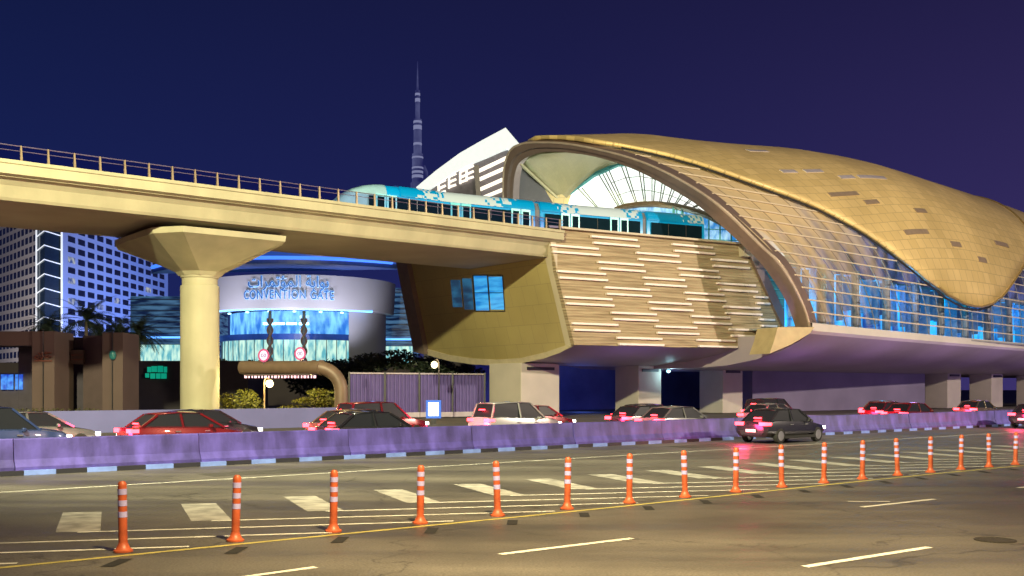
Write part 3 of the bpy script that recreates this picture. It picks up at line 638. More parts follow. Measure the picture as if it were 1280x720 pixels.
# end screen with fan mullions
SU = 20.5; SN = Vector((-D[0], -D[1], 0)); SP = lambda x, y, off=0: PL(S(SU-off, 0), SN, x, y)
SCR = bpy.data.materials.new('lit_screen'); SCR.use_nodes = True; mk_lit(SCR, (.85, .95, .88), (1, 1, .96), 1.3, (.4, .4, .4), (.7, .7, .7))
outl = [(-21.7, 13.5), (-21.5, 22.2), (-19.5, 23.0), (-16.5, 24.0), (-12.9, 24.5), (-8, 23.9), (-3, 22.0), (1, 19.6), (4, 17.0), (6.0, 14.8), (7.2, 13.5)]
b = MB(); b.prism([S(SU, v, z) for v, z in outl], S(.1, 0)-S(0, 0)); b.build('end_screen', SCR, st)
b = MB(); b.tube([S(SU-.2, v, z) for v, z in outl[1:]], .34, 8); b.build('end_screen_arch', TEAL, st, smooth=True)
b = MB(); FM = mat('fan_mullion', (.30, .33, .26), .5)
ap = [(748, 217), (722, 235), (755, 211), (775, 203), (797, 201), (815, 205), (830, 212), (845, 220), (858, 230), (872, 240), (884, 250), (897, 262), (908, 274), (918, 286)]
bt_ = [(775, 262), (748, 262), (781, 262), (796, 258), (806, 257), (815, 257), (824, 257), (833, 257), (842, 258), (851, 260), (860, 262), (872, 266), (888, 274), (902, 284)]
for (x0, y0), (x1, y1) in zip(ap, bt_):
    for dx in (0, 5.5): b.bar(SP(x0+dx, y0, .25), SP(x1+dx*.3, y1, .25), .085)
b.build('fan_mullions', FM, st)
b = MB()
for k in range(2):
    f = .35+k*.3; b.tube([SP(x0+(x1-x0)*f, y0+(y1-y0)*f, .2) for (x0, y0), (x1, y1) in list(zip(ap, bt_))[2:]], .035, 5)
b.build('fan_rings', FM, st)
ia = [(770, 262), (781, 258), (800, 255.5), (820, 255), (842, 257.5), (862, 262), (885, 269.5), (905, 280), (922, 294), (932, 306)]
b = MB(); b.tube([SP(*q, .5) for q in ia], .30, 8); b.build('inner_arch', mat('inner_arch_brown', (.20, .13, .08), .5), st, smooth=True)
PGL = bpy.data.materials.new('platform_glass_lit'); PGL.use_nodes = True; mk_lit(PGL, (.02, .20, .55), (.55, .85, 1), 1.0, (1.2, 1.2, .8), (.1, .2, .3))
b = MB(); b.prism([SP(*q, .4) for q in ((778, 262), (800, 257.5), (820, 257), (842, 259), (862, 264), (885, 271), (905, 282), (922, 296), (930, 307), (930, 316), (778, 300))], S(.12, 0)-S(0, 0)); b.build('platform_glass', PGL, st)
b = MB()
for x, y0 in ((842, 258), (846, 259), (853, 260), (870, 265), (886, 271), (900, 279), (914, 289)): b.bar(SP(x, y0, .65), SP(x, 310, .65), .22 if x in (842, 853) else .12)
for y in (285, 298): b.bar(SP(842, y, .6), SP(930, y+3, .6), .08)
b.build('platform_glass_frame', TEAL, st)
# gold ceiling petal
Aed = [PL(NFp-AN*.5, AN, *q) for q in ((650, 203), (655, 196), (673, 190), (707, 188.5), (739, 192), (758, 197), (780, 203))]
Bed = [SP(*q, .6) for q in ((703, 252), (706, 248), (714, 239), (729, 225), (744, 213), (760, 206), (778, 201))]
b = MB(); rows, uvs = [], []
for k in range(13):
    f = k/12; rows.append([a*(1-f)+c*f+Vector((0, 0, 1.1*math.sin(math.pi*f)))*min(1, i/2) for i, (a, c) in enumerate(zip(Aed, Bed))]); uvs.append([(f, i/6) for i in range(7)])
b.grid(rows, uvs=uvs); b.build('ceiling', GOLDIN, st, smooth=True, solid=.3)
b = MB(); b.tube([Aed[0]*(1-f)+Bed[0]*f+Vector((0, 0, -.1)) for f in np.linspace(0, 1, 8)], .18, 6); b.build('ceiling_edge', mat('gold_edge', (.5, .42, .22), .4, .3), st)
# teal struts on the far side
b = MB()
for (a, c) in (((641, 212), (652, 200)), ((641, 223.5), (667, 224)), ((641, 240), (655, 222)), ((662, 247), (677, 230)), ((676, 250), (687, 236)), ((688, 252), (697, 244)), ((641, 262), (700, 259))):
    b.bar(SP(*a, -2), SP(*c, -2), .18)
b.build('far_struts', TEAL, st)
for u, v in ((8, -14), (18, -6), (16, -18)): lamp('platform_light', 'POINT', S(u, v, 17.5), 300, (.75, 1, .85), .4)
# piers under the station
PIERM = mat('pier_concrete', (.46, .42, .36), .7, var=.1, vscale=.4, bump=.05)
rzs = math.atan2(D[1], D[0])
for k, (u, su, sv) in enumerate([(2.3, 4.2, 4.3), (16, 3.0, 3.0), (27.7, 3.0, 3.0), (70, 3.2, 3.0), (81, 3, 3), (94, 3, 3)]):
    b = MB(); b.box(S(u+su/2, -6-sv/2, 2.25), (su, sv, 4.5), rzs); b.build('pier', PIERM, st, bevel=.06)
    b = MB(); b.box(S(u+su/2, -6+.04, 4.05), (su*.7, .12, .25), rzs); b.build('pier_fixture', DARKM, st)
GRW = mat('ground_floor_wall', (.20, .18, .26), .6, var=.15, vscale=.25)
b = MB(); b.box(S(50, -10, 2.2), (33, 6, 4.36), rzs); b.build('entrance_wall', GRW, st)
BLW = mat('blue_lit_backwall', (.12, .14, .34), .6, var=.3, vscale=.3)
b = MB(); b.box(S(58, -27, 3.2), (90, .5, 6.4), rzs); tag(b.build('boundary_wall', BLW), 'long dim wall in shade behind the station piers', 'wall')
# lamp on second pier and fill points added under the station for its violet-blue glow
lf = thing('wall_lamp', 'small bright cyan-white lamp under the station by the second pier', 'lamp', S(19.3, -5.4, 3.9))
b = MB(); b.lathe([(.05, -.02), (.16, 0), (.16, .16), (.10, .2)], S(19.3, -5.4, 3.9), n=16); b.build('lamp_head', CYANLED, lf, smooth=True)
b = MB(); b.bar(S(19.3, -6.1, 4.0), S(19.3, -5.4, 4.15), .06); b.build('lamp_bracket', DARKM, lf)
lamp('pier_lamp_light', 'POINT', S(19.3, -5.0, 3.7), 110, (.5, .9, 1), .12)
for u, v, e_, c in ((8, 3, 420, (.42, .26, 1)), (22, 8, 420, (.6, .35, 1)), (34, 10, 700, (.65, .35, 1)), (48, 9, 700, (.65, .35, 1)), (62, 8, 800, (.6, .35, 1)), (78, 6, 800, (.6, .35, 1)), (95, 4, 800, (.6, .35, 1)), (12, -20, 420, (.1, .15, 1)), (22, -20, 420, (.1, .2, 1)), (33, -18, 200, (.2, .3, 1))):
    lamp('undercroft_glow_fill', 'POINT', S(u, v, .6), e_, c, 1.5)

# ================================================================== TRAIN
tp = [HP(395, 218.5, 17.2), HP(417, 221, 17.2), HP(470, 227, 17.2), HP(560, 238.5, 17.2), HP(673, 250, 17.2), HP(740, 256.5, 17.2), HP(807, 262, 17.2), HP(900, 270, 17.2)]
tp = [Vector((p.x, p.y, 0)) for p in tp]
tcum = [0]
for a, c in zip(tp, tp[1:]): tcum.append(tcum[-1]+(c-a).length)
def tpos(s):
    x = float(np.interp(s, tcum, [p.x for p in tp])); y = float(np.interp(s, tcum, [p.y for p in tp])); return Vector((x, y, 0))
def t_at(px):
    for s in np.linspace(0, tcum[-1], 2000):
        p = tpos(s)
        if 640+FPX*p.x/p.y >= px: return s
    return tcum[-1]
ZR = 13.55
def tpt(s, side, z):                  # side: metres towards the road from the near roof edge line
    p = tpos(s); d = (tpos(s+.3)-tpos(s-.3)).normalized(); n = Vector((d.y, -d.x, 0)); return p+n*side+Vector((0, 0, z))
tr = thing('metro_train', 'teal and white driverless metro train entering the station on the viaduct', 'train', tpos(t_at(560))+Vector((0, 0, ZR)))
RW = bpy.data.materials.new('train_roof_mosaic'); RW.use_nodes = True
def mk_rw(m):
    b = m.node_tree.nodes['Principled BSDF']; uv = N_(m, 'ShaderNodeUVMap'); sp = N_(m, 'ShaderNodeSeparateXYZ')
    mp = N_(m, 'ShaderNodeMapping'); mp.inputs['Scale'].default_value = (5.2, 5.2, 1); L_(m, uv.outputs[0], mp.inputs[0]); L_(m, uv.outputs[0], sp.inputs[0])
    fl = N_(m, 'ShaderNodeVectorMath'); fl.operation = 'FLOOR'; L_(m, mp.outputs[0], fl.inputs[0]); wn = N_(m, 'ShaderNodeTexWhiteNoise'); wn.noise_dimensions = '2D'; L_(m, fl.outputs[0], wn.inputs['Vector'])
    pp = N_(m, 'ShaderNodeMath'); pp.operation = 'PINGPONG'; pp.inputs[1].default_value = 6.0; L_(m, sp.outputs[0], pp.inputs[0])
    mr = N_(m, 'ShaderNodeMapRange'); mr.inputs[1].default_value = 1.2; mr.inputs[2].default_value = 4.8; mr.inputs[3].default_value = -.05; mr.inputs[4].default_value = 1.05; L_(m, pp.outputs[0], mr.inputs[0])
    gt = N_(m, 'ShaderNodeMath'); gt.operation = 'GREATER_THAN'; L_(m, wn.outputs['Value'], gt.inputs[0]); L_(m, mr.outputs[0], gt.inputs[1])
    mx_ = N_(m, 'ShaderNodeMix'); mx_.data_type = 'RGBA'; mx_.inputs[6].default_value = (0, .30, .70, 1); mx_.inputs[7].default_value = (.50, .62, .72, 1); L_(m, gt.outputs[0], mx_.inputs[0]); L_(m, mx_.outputs[2], b.inputs['Base Color'])
    b.inputs['Roughness'].default_value = .3
mk_rw(RW)
SN0, S1, S2, S3 = t_at(417), t_at(672), t_at(806), t_at(880)
WD = 2.75
def car_body(sa, sb, nose=False):
    prof = [(.0, .35), (.03, 1.2), (.0, 2.85), (-.10, 3.22), (-.35, 3.50), (-.75, 3.62), (-WD/2, 3.66)]
    prof = prof+[(-WD-a, z) for a, z in reversed(prof[:-1])]
    rows, uvs = [], []
    n = 26
    for k in range(n+1):
        f = k/n; s = sa+(sb-sa)*f; row = []; ur = []
        q = 1.0
        if nose:
            x = (s-sa)/4.6; q = (max(.0, 1-(1-min(1, x))**2.4))**.55 if x < 1 else 1
        for a, z in prof:
            zz = .35+(z-.35)*(.18+.82*q) if nose else z
            aa = -WD/2+(a+WD/2)*(.55+.45*q)
            row.append(tpt(s, aa, ZR+zz)); ur.append((s, z))
        rows.append(row); uvs.append(ur)
    b = MB(); b.grid(rows, uvs=uvs); b.quad(*rows[0]); b.quad(*rows[-1])
    return b
def strip(sa, sb, z0, z1, off=.02, n=24):
    b = MB(); b.grid([[tpt(sa+(sb-sa)*k/n, off, ZR+z0), tpt(sa+(sb-sa)*k/n, off, ZR+z1)] for k in range(n+1)]); return b
cars_ = [(SN0, S1-.25, True, [482, 575, 650]), (S1+.25, S2-.2, False, [712, 773]), (S2+.2, S3, False, [])]
for sa, sb, nose, doors in cars_:
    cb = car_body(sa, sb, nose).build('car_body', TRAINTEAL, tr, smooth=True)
    # roof shoulder with pixel pattern
    rows, uvs = [], []
    for k in range(31):
        s = sa+(5.2 if nose else .05)+(sb-sa-(5.2 if nose else .05)-.05)*k/30
        rows.append([tpt(s, a, ZR+z) for a, z in ((.10, 2.80), (.09, 2.9), (-.02, 3.27), (-.29, 3.58), (-.75, 3.70), (-1.3, 3.74))]); uvs.append([(s, z) for z in (2.8, 2.95, 3.25, 3.55, 3.9, 4.3)])
    b = MB(); b.grid(rows, uvs=uvs); b.build('roof_band', RW, tr, smooth=True)
    ds = [t_at(x) for x in doors]
    edges = [sa+(2.6 if nose else .35)]
    for d_ in ds: edges += [d_-.85, d_+.85]
    edges.append(sb-.3)
    for a, c in zip(edges[::2], edges[1::2]):
        if c-a > .4:
            w_ = strip(a, c, 1.05, 2.62, .10).build('window_strip', TRAINGLASS, tr)
            b = MB()
            for x in np.arange(a+1.7, c-.5, 1.75): b.bar(tpt(x, .12, ZR+1.05), tpt(x, .12, ZR+2.62), .05)
            if b.v: b.build('window_divider', DARKM, w_)
    for d_ in ds:
        b = MB()
        for x0, x1 in ((d_-.85, d_-.05), (d_+.05, d_+.85)): b.prism([tpt(x0, .05, ZR+.4), tpt(x1, .05, ZR+.4), tpt(x1, .05, ZR+2.78), tpt(x0, .05, ZR+2.78)], tpt(d_, .14, 0)-tpt(d_, .05, 0))
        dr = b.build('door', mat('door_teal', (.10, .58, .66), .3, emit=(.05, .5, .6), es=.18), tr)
        for x0, x1 in ((d_-.72, d_-.18), (d_+.18, d_+.72)): strip(x0, x1, 1.0, 2.6, .16, 1).build('door_window', TRAINGLASS, dr)
    if nose:
        rows = []
        for k in range(12):
            s = sa+.1+k*.36; x = (s-sa)/4.6; q = (max(.0, 1-(1-min(1, x))**2.4))**.55
            rows.append([tpt(s, -WD/2+(a+WD/2+.03)*(.55+.45*q)+.02, ZR+.35+(z-.35)*(.18+.82*q)+.03) for a, z in ((.0, 2.0), (-.0, 2.85), (-.10, 3.22), (-.35, 3.50), (-.75, 3.62), (-WD/2, 3.66), (-WD+.75, 3.62), (-WD+.35, 3.5), (-WD+.1, 3.22), (-WD, 2.85))])
        b = MB(); b.grid(rows); b.build('nose_shell', mat('nose_white', (.30, .54, .66), .3, coat=.4), tr, smooth=True)
        rows = []
        for k in range(9):
            f = k/8; s = sa+1.0+2.6*f
            rows.append([tpt(s, .05-(1-f)*.28, ZR+1.0), tpt(s, .05-(1-f)*.33, ZR+1.05+1.45*math.sin(f*math.pi/2)**.8)])
        b = MB(); b.grid(rows); b.build('nose_window', TRAINGLASS, tr, smooth=True)
for sx_ in (S1, S2):
    b = MB(); b.grid([[tpt(sx_+k*.3, a, ZR+z) for a, z in ((-.12, .5), (-.12, 2.9), (-.4, 3.45), (-WD/2, 3.5), (-WD+.3, 3.45), (-WD+.1, .5))] for k in (-1, 0, 1)]); b.build('gangway', mat('gangway_grey', (.16, .16, .18), .6), tr)

# ================================================================== CITY BEHIND
# hotel block
HW = bpy.data.materials.new('hotel_wall'); HW = mat('hotel_wall_pale', (.50, .50, .54), .7, var=.06, vscale=.05)
HT = thing('hotel_building', 'large white hotel block with rows of windows and outlined glass corner', 'building', (-130, 300, 0))
HC = Vector((-.433*300, 300, 0)); hd2 = Vector((.03, 1, 0)).normalized(); hn2 = Vector((1, -.03, 0)); 
HL = Vector((-23/1, 0, 0))
cL = Vector(((47-640)/FPX*301, 301, 0)); hd1 = (Vector(((-40-640)/FPX*372, 372, 0))-cL).normalized(); hn1 = Vector((hd1.y, -hd1.x, 0)); hn1 = -hn1 if hn1.y > 0 else hn1
TOP = 57.
b = MB(); e1 = cL+hd1*75; e2 = HC+hd2*85
b.prism([HC, e2, e2+Vector((-40, 5, 0)), e1+Vector((10, 20, 0)), e1, cL], (0, 0, TOP)); b.build('wall', HW, HT)
WDK = mat('window_dark', (.015, .02, .03), .15); WLT = bpy.data.materials.new('window_lit'); WLT.use_nodes = True; mk_lit(WLT, (.02, .03, .03), (.55, .55, .30), .7, (.6, .6, .6))
rr = random.Random(3)
fl0 = [9+3.05*k for k in range(15)]
for mname, mt in (('window', WDK),):
    for k, z in enumerate(fl0):
        for j in range(12):
            if k < 2 and j > 9: continue
            if 13 < k: continue
            s = 4+j*6.6; lit = rr.random() < .2
            if (14+0) and k*12+j > 140: continue
            p = HC+hd2*s+hn2*.06
            if k*12+j < 100 or True:
                b = MB(); b.prism([p+Vector((0, 0, z)), p+hd2*4.6+Vector((0, 0, z)), p+hd2*4.6+Vector((0, 0, z+1.75)), p+Vector((0, 0, z+1.75))], hn2*-.05)
                WIN = b
                HT.setdefault if False else None
                if (k >= 2 and k*12+j-24 < 98):
                    b.build('window', WLT if lit else WDK, HT)
b = MB()
for k, z in enumerate(fl0):
    for j in range(12):
        if not (k >= 2 and k*12+j-24 < 98):
            p = HC+hd2*(4+j*6.6)+hn2*.06; b.prism([p+Vector((0, 0, z)), p+hd2*4.6+Vector((0, 0, z)), p+hd2*4.6+Vector((0, 0, z+1.75)), p+Vector((0, 0, z+1.75))], hn2*-.05)
    for j in range(16):
        p = cL+hd1*(1.5+j*4.5)+hn1*.06; b.prism([p+Vector((0, 0, z)), p+hd1*2.9+Vector((0, 0, z)), p+hd1*2.9+Vector((0, 0, z+1.9)), p+Vector((0, 0, z+1.9))], -hn1*.05)
o = b.build('window', WDK, HT); o['kind'] = 'stuff'
b = MB(); mid = (cL+HC)/2+Vector((0, -3.2, 0)); b.prism([cL, mid, HC, (cL+HC)/2+Vector((0, 2, 0))], (0, 0, TOP)); b.build('corner_bay', mat('bay_glass', (.02, .04, .06), .12), HT)
EDGE = mat('white_outline_light', (.8, .8, .8), .5, emit=(.80, .88, 1), es=.75)
for z in np.arange(10.2, 56, 4.1):
    b = MB(); b.tube([cL+Vector((0, -.3, z-.5)), mid+Vector((0, -.3, z+.6)), HC+Vector((0, -.3, z-.5))], .16, 6); b.build('bay_light', EDGE, HT)
b = MB(); b.tube([HC+Vector((.2, -.4, 6)), HC+Vector((.2, -.4, TOP))], .28, 6); b.build('edge_light', EDGE, HT)
b = MB(); b.tube([cL+Vector((-.2, -.4, 6)), cL+Vector((-.2, -.4, TOP))], .22, 6); b.build('edge_light', EDGE, HT)
lamp('hotel_flood', 'SPOT', (-92, 290, 4), 190000, (.24, .36, 1), 2, HC+hd2*45+Vector((0, 0, 26)), 120)
lamp('hotel_flood', 'SPOT', (-70, 350, 4), 190000, (.16, .30, 1), 2, HC+hd2*75+Vector((0, 0, 30)), 120)
lamp('hotel_flood_warm', 'SPOT', (-160, 270, 3), 60000, (1, .85, .75), 2, cL+hd1*25+Vector((0, 0, 20)), 110)

DT = thing('glass_tower', 'dark blue glass office tower at the left edge behind the hotel', 'building', (-230, 450, 0))
b = MB(); b.box((-243, 452, 38), (60, 30, 76), .15); b.build('wall', mat('tower_glass', (.03, .08, .20), .15, emit=(.01, .05, .16), es=.6), DT)
b = MB()
for k in range(20): b.box((-243, 436.5, 6+k*3.4), (58, .3, .35), .15)
b.build('floor_band', mat('floor_band', (.1, .3, .5), .4, emit=(.05, .3, .5), es=.35), DT)

# convention building
CC = Vector(((378-640)/FPX*207, 207, 0)); RD = 18.2
CG = thing('convention_building', 'round convention hall with blue neon rings, gate lettering and lit glass lobby', 'building', CC)
def arc(c, r, a0, a1, z, n=40): return [c+Vector((r*math.sin(R(a0+(a1-a0)*k/n)), -r*math.cos(R(a0+(a1-a0)*k/n)), z)) for k in range(n+1)]
def band(c, r, a0, a1, z0, z1, n=40, m=0, b=None):
    b = b or MB(); b.grid([arc(c, r, a0, a1, z0, n), arc(c, r, a0, a1, z1, n)]); return b
DRM = mat('drum_cladding', (.36, .36, .42), .5, var=.06, vscale=.08)
b = MB(); rows = [arc(CC, r, -90, 90, z) for r, z in ((RD-2.5, 17.0), (RD-.1, 17.1), (RD, 17.3), (RD+.35, 23.2), (RD-1, 23.4))]; b.grid(rows); b.build('drum', DRM, CG, smooth=True)
b = MB(); b.prism(arc(CC, RD-1.5, 42, 88, 0), (0, 0, 17.2)); b.build('drum_pier', DRM, CG)
NEON = mat('neon_rim', (.2, .5, 1), .5, emit=(.10, .34, 1), es=2.2); NEON2 = mat('neon_rim_dim', (.1, .3, .9), .5, emit=(.05, .20, 1), es=1.4)
b = MB(); b.tube(arc(CC+Vector((0, 2, 0)), RD+1.0, -76, 52, 17.1), .30, 6); b.build('canopy_neon', NEON, CG)
b = MB(); b.tube(arc(CC+Vector((0, 6, 0)), 31, -58, 40, 25.4), .34, 6); b.build('roof_neon', NEON2, CG)
b = MB(); b.prism(arc(CC+Vector((0, 6, 0)), 30.8, -62, 44, 24.4), (0, 0, .8)); b.build('roof_slab', mat('roof_blue', (.04, .08, .28), .4), CG)
b = MB(); b.prism(arc(CC+Vector((3, 9, 0)), 27, -58, 48, 25.2), (0, 0, 6)); b.build('upper_drum', mat('upper_blue', (.03, .07, .28), .3, emit=(.016, .05, .26), es=1), CG)
LOB = bpy.data.materials.new('lobby_glass'); LOB.use_nodes = True; mk_lit(LOB, (.10, .40, .48), (.62, .90, .74), 1.1, (1.7, 1.7, .4), (.1, .2, .2))
band(CC+Vector((0, 3, 0)), RD-2, -85, 60, 4, 12.6).build('lobby_glass', LOB, CG)
UPL = bpy.data.materials.new('upper_lobby'); UPL.use_nodes = True; mk_lit(UPL, (.01, .14, .62), (.20, .62, 1), 1.1, (.9, .9, .3), (.1, .2, .3))
band(CC+Vector((0, 5, 0)), RD-3, -85, 60, 12.6, 17.2).build('upper_lobby_glass', UPL, CG)
b = MB(); b.prism(arc(CC+Vector((0, 3, 0)), RD-1.0, -80, 55, 11.6), (0, 0, 1.1)); b.build('canopy_band', mat('canopy_navy', (.02, .05, .22), .3, emit=(.01, .04, .2), es=.5), CG)
b = MB()
for a in range(-80, 58, 7):
    p = CC+Vector((0, 3, 0))+Vector(((RD-1.9)*math.sin(R(a)), -(RD-1.9)*math.cos(R(a)), 0)); b.bar(p+Vector((0, 0, 4)), p+Vector((0, 0, 11.6)), .13)
b.build('lobby_mullions', mat('mull_blue', (.08, .14, .24), .4), CG)
for a in (-52, -30, -12, 6, 24, 40):
    b = MB(); p = CC+Vector(((RD-3)*math.sin(R(a)), -(RD-3)*math.cos(R(a)), 16.6)); b.lathe([(.30, 0), (.34, .22), (.1, .3)], p, n=10); b.build('ceiling_spotlight', CYANLED, CG)
for a in (-14, -5, 4, 13):
    b = MB(); p = CC+Vector(((RD-4)*math.sin(R(a))*1, -(RD-3.4)*math.cos(R(a)), 14.5)); b.box(p, (1.9, .3, .45), R(-a)); b.build('lobby_light', CYANLED, CG)
# wings with louvred glass
LV = bpy.data.materials.new('wing_glass'); LV.use_nodes = True; mk_lit(LV, (.004, .012, .06), (.10, .25, .45), .55, (.25, .25, 1.6), (.02, .04, .1))
for (x0, x1, Y0, zt) in ((163, 262, 214, 21.5), (470, 516, 222, 24.0)):
    a = Vector(((x0-640)/FPX*Y0, Y0, 0)); c = Vector(((x1-640)/FPX*Y0, Y0, 0))
    b = MB(); b.prism([a, c, c+Vector((0, 14, 0)), a+Vector((0, 14, 0))], (0, 0, zt)); wg = b.build('wing', LV, CG)
    b = MB()
    for z in np.arange(7, zt, 1.15): b.bar(a+Vector((-.3, -.5, z)), c+Vector((.3, -.5, z)), .5, .18)
    b.build('sunshade_blades', mat('blade_navy', (.04, .06, .14), .4), wg)
    b = MB(); b.bar(a+Vector((-.5, -.8, 13)), c+Vector((.3, -.8, 13)), .3, .4); b.build('wing_neon', NEON, wg)
    b = MB(); b.prism([a+Vector((.5, -1.2, 4)), c+Vector((0, -1.2, 4)), c+Vector((0, -1, 11.5)), a+Vector((.5, -1, 11.5))], (0, .4, 0)); b.build('shopfront', LOB, wg)
def text(name, body, loc, size, m, parent, rz=0, bend=None, ext=.15, center=True, sxs=1, spacing=1, fat=0):
    c = bpy.data.curves.new(name, 'FONT'); c.body = body; c.size = size; c.extrude = ext; c.align_x = 'CENTER'; c.align_y = 'CENTER'; c.space_character = spacing; c.offset = fat
    o = bpy.data.objects.new(name, c); COL.objects.link(o); bpy.context.view_layer.update()
    me = bpy.data.meshes.new_from_object(o.evaluated_get(bpy.context.evaluated_depsgraph_get())); bpy.data.objects.remove(o)
    me.name = name; me.materials.clear(); me.materials.append(m)
    off = Vector(parent.location) if parent else Vector((0, 0, 0))
    if parent is not None and parent.parent is not None: off = off+Vector(parent.parent.location)
    for v in me.vertices:
        x, y, z = v.co.x*sxs, v.co.y, v.co.z
        if bend:
            cc, r, a0 = bend; a = a0+x/r; rr_ = r+z; q = Vector((cc.x+rr_*math.sin(a), cc.y-rr_*math.cos(a), loc[2]+y))
        else:
            q = Vector(loc)+Matrix.Rotation(rz, 3, 'Z')@Vector((x, -z, y))
        v.co = q-off
    ob = bpy.data.objects.new(name, me); COL.objects.link(ob); ob.parent = parent; return ob
LET = mat('sign_letter_blue', (.02, .09, .30), .4, emit=(.01, .10, .42), es=.5)
HALO = mat('sign_halo', (.3, .6, .9), .5, emit=(.35, .62, 1), es=1.0)
a_s = .055
zt_ = EYE+(487-369)/FPX*189
for off_, m_, e_ in ((.24, HALO, .03), (.34, LET, .05)):
    sfx = 'sign_lettering' if m_ is LET else 'sign_halo'
    t_ = text(sfx, 'CONVENTION GATE', (0, 0, zt_), 2.35 , m_, CG, bend=(CC, RD+off_+.2, a_s), ext=e_, sxs=.70, spacing=1.12, fat=.06 if m_ is HALO else 0)
ar = '\ufe91\ufeee\ufe8d\ufe91\ufe94 \ufe8d\ufedf\ufee4\ufe86\ufe97\ufee4\ufeae\ufe8d\ufe95'[::-1]
text('arabic_halo', ar, (0, 0, zt_+2.35), 2.9, HALO, CG, bend=(CC, RD+.46, a_s), ext=.03, sxs=.86, fat=.05)
text('arabic_lettering', ar, (0, 0, zt_+2.35), 2.9, LET, CG, bend=(CC, RD+.56, a_s), ext=.05, sxs=.86)
for k, (a, s_) in enumerate(((-40, -10), (30, -8))): pass
for dx_ in (-13, 1, 14): lamp('drum_wash', 'SPOT', (CC.x+dx_, CC.y-27+abs(dx_)*.15, 5), 24000, (.90, .88, 1), 1, CC+Vector((dx_*.9, -14, 20.5)), 70, 1)
lamp('drum_blue', 'SPOT', (CC.x+30, CC.y-16, 3), 26000, (.10, .25, 1), 1, CC+Vector((17, -8, 10)), 60)
# flag poles with wound banners
for k, px in enumerate((337.5, 380)):
    p = Vector(((px-640)/FPX*178, 178, 0))
    fp_ = thing('banner_pole', '%s of two tall banner columns before the convention hall' % ('left' if k == 0 else 'right'), 'pole', p, 0, 'banner columns')
    b = MB(); b.tube([p, p+Vector((0, 0, 15.3))], .28, 10); b.build('pole', mat('pole_blue', (.25, .35, .6), .4), fp_, smooth=True)
    b = MB()
    for m2 in (0, math.pi): b.tube([p+Vector((.42*math.cos(t*1.1+m2), .42*math.sin(t*1.1+m2), 7.0+t*.62)) for t in np.linspace(0, 12, 60)], .17, 5)
    b.build('wound_banner', mat('banner_pink', (.55, .36, .36), .6), fp_, smooth=True)
    b = MB(); b.lathe([(.2, 15.3), (.32, 15.5), (.2, 15.8)], p, n=12); b.build('finial', mat('finial', (.3, .4, .6), .3), fp_)

# leaning white office building behind the station
OB = thing('curved_roof_building', 'bright office building with white sail roof and lit floor strips', 'building', (-5, 180, 0))
oY = 180.
def OP(x, y, dy=0): return Vector(((x-640)/FPX*oY, oY+dy, EYE+(HOR-y)/FPX*oY))
top_ = [(520, 234), (545, 213), (575, 191), (603, 175), (632, 159.5), (652, 183)]
inn_ = [(529, 240), (545, 231), (566, 214), (590, 203), (612, 195), (634, 184), (641, 196)]
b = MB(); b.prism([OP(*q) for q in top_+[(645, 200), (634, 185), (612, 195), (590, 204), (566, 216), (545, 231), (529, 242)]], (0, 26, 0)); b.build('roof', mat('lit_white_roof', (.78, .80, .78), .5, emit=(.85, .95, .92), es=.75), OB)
b = MB(); b.prism([OP(*q, 1) for q in ((529, 240), (566, 214), (612, 193), (640, 184), (700, 200), (700, 487), (529, 487))], (0, 22, 0)); b.build('wall', mat('office_wall', (.16, .15, .18), .6, var=.2), OB)
WST = mat('warm_white_strip', (.9, .85, .75), .5, emit=(1, .90, .74), es=1.3)
for (x0, y0, x1, y1) in ((598, 213, 634, 196), (598, 224, 634, 208), (600, 236, 634, 221), (602, 247, 634, 234)):
    b = MB(); b.bar(OP(x0, y0, .6), OP(x1, y1, .6), .5, .55); b.build('floor_light', WST, OB)
for i, (x, y) in enumerate(((553, 232), (566, 224), (580, 218), (588, 214))):
    b = MB()
    for a, c in (((x-5, y-4), (x+4, y-8)), ((x-5, y+3), (x+4, y-1)), ((x-5, y+9), (x+4, y+6)), ((x-5, y-4), (x-5, y+11))): b.bar(OP(*a, .6), OP(*c, .6), .35)
    b.build('window_frame', WST, OB)
b = MB(); b.bar(OP(595.5, 206, .5), OP(598.5, 252, .5), .8); b.build('corner_strip', mat('corner_strip', (.4, .38, .35), .5), OB)

# far skyscraper
SK = thing('supertall_tower', 'very tall slender stepped tower, faintly lit, far beyond the train', 'tower', ((522-640)/FPX*1800, 1800, 0))
c = Vector(((522-640)/FPX*1800, 1800, 0))
TW = bpy.data.materials.new('tower_hazy_lit_facade'); TW.use_nodes = True; mk_lit(TW, (.016, .018, .10), (.10, .11, .25), .75, (.03, .03, .02), (.05, .05, .1))  # sky-coloured emission paints distance haze over the shaft, with faint lit patches
b = MB(); b.lathe([(17, 0), (17, 240), (15, 240), (15, 300), (12, 300), (12, 360), (9.5, 360), (9.5, 410), (7, 410), (7, 470), (4, 470), (4, 520), (1.8, 520), (.6, 570)], c, n=10); b.build('shaft', TW, SK)
for a in range(3):
    b = MB(); q = c+Vector((12*math.cos(a*2.09+.5), 12*math.sin(a*2.09+.5), 0)); b.lathe([(9, 0), (9, 330-a*45), (7, 330-a*45), (7, 380-a*45), (2, 392-a*45)], q, n=8); b.build('wing', TW, SK)
TL = mat('tower_terrace_light', (.5, .5, .6), .5, emit=(.32, .34, .55), es=.6)
for z, r_, h in ((368, 9.9, 5), (376, 9.9, 4), (384, 9.9, 3), (500, 4.4, 6), (511, 4.4, 4), (452, 7.3, 7), (463, 7.3, 4), (310, 12.3, 4), (318, 12.3, 3), (425, 7.3, 4), (345, 12.3, 3), (402, 9.8, 3)):
    b = MB(); b.lathe([(r_, z), (r_, z+h)], c, n=10); b.build('lit_terrace', TL, SK)

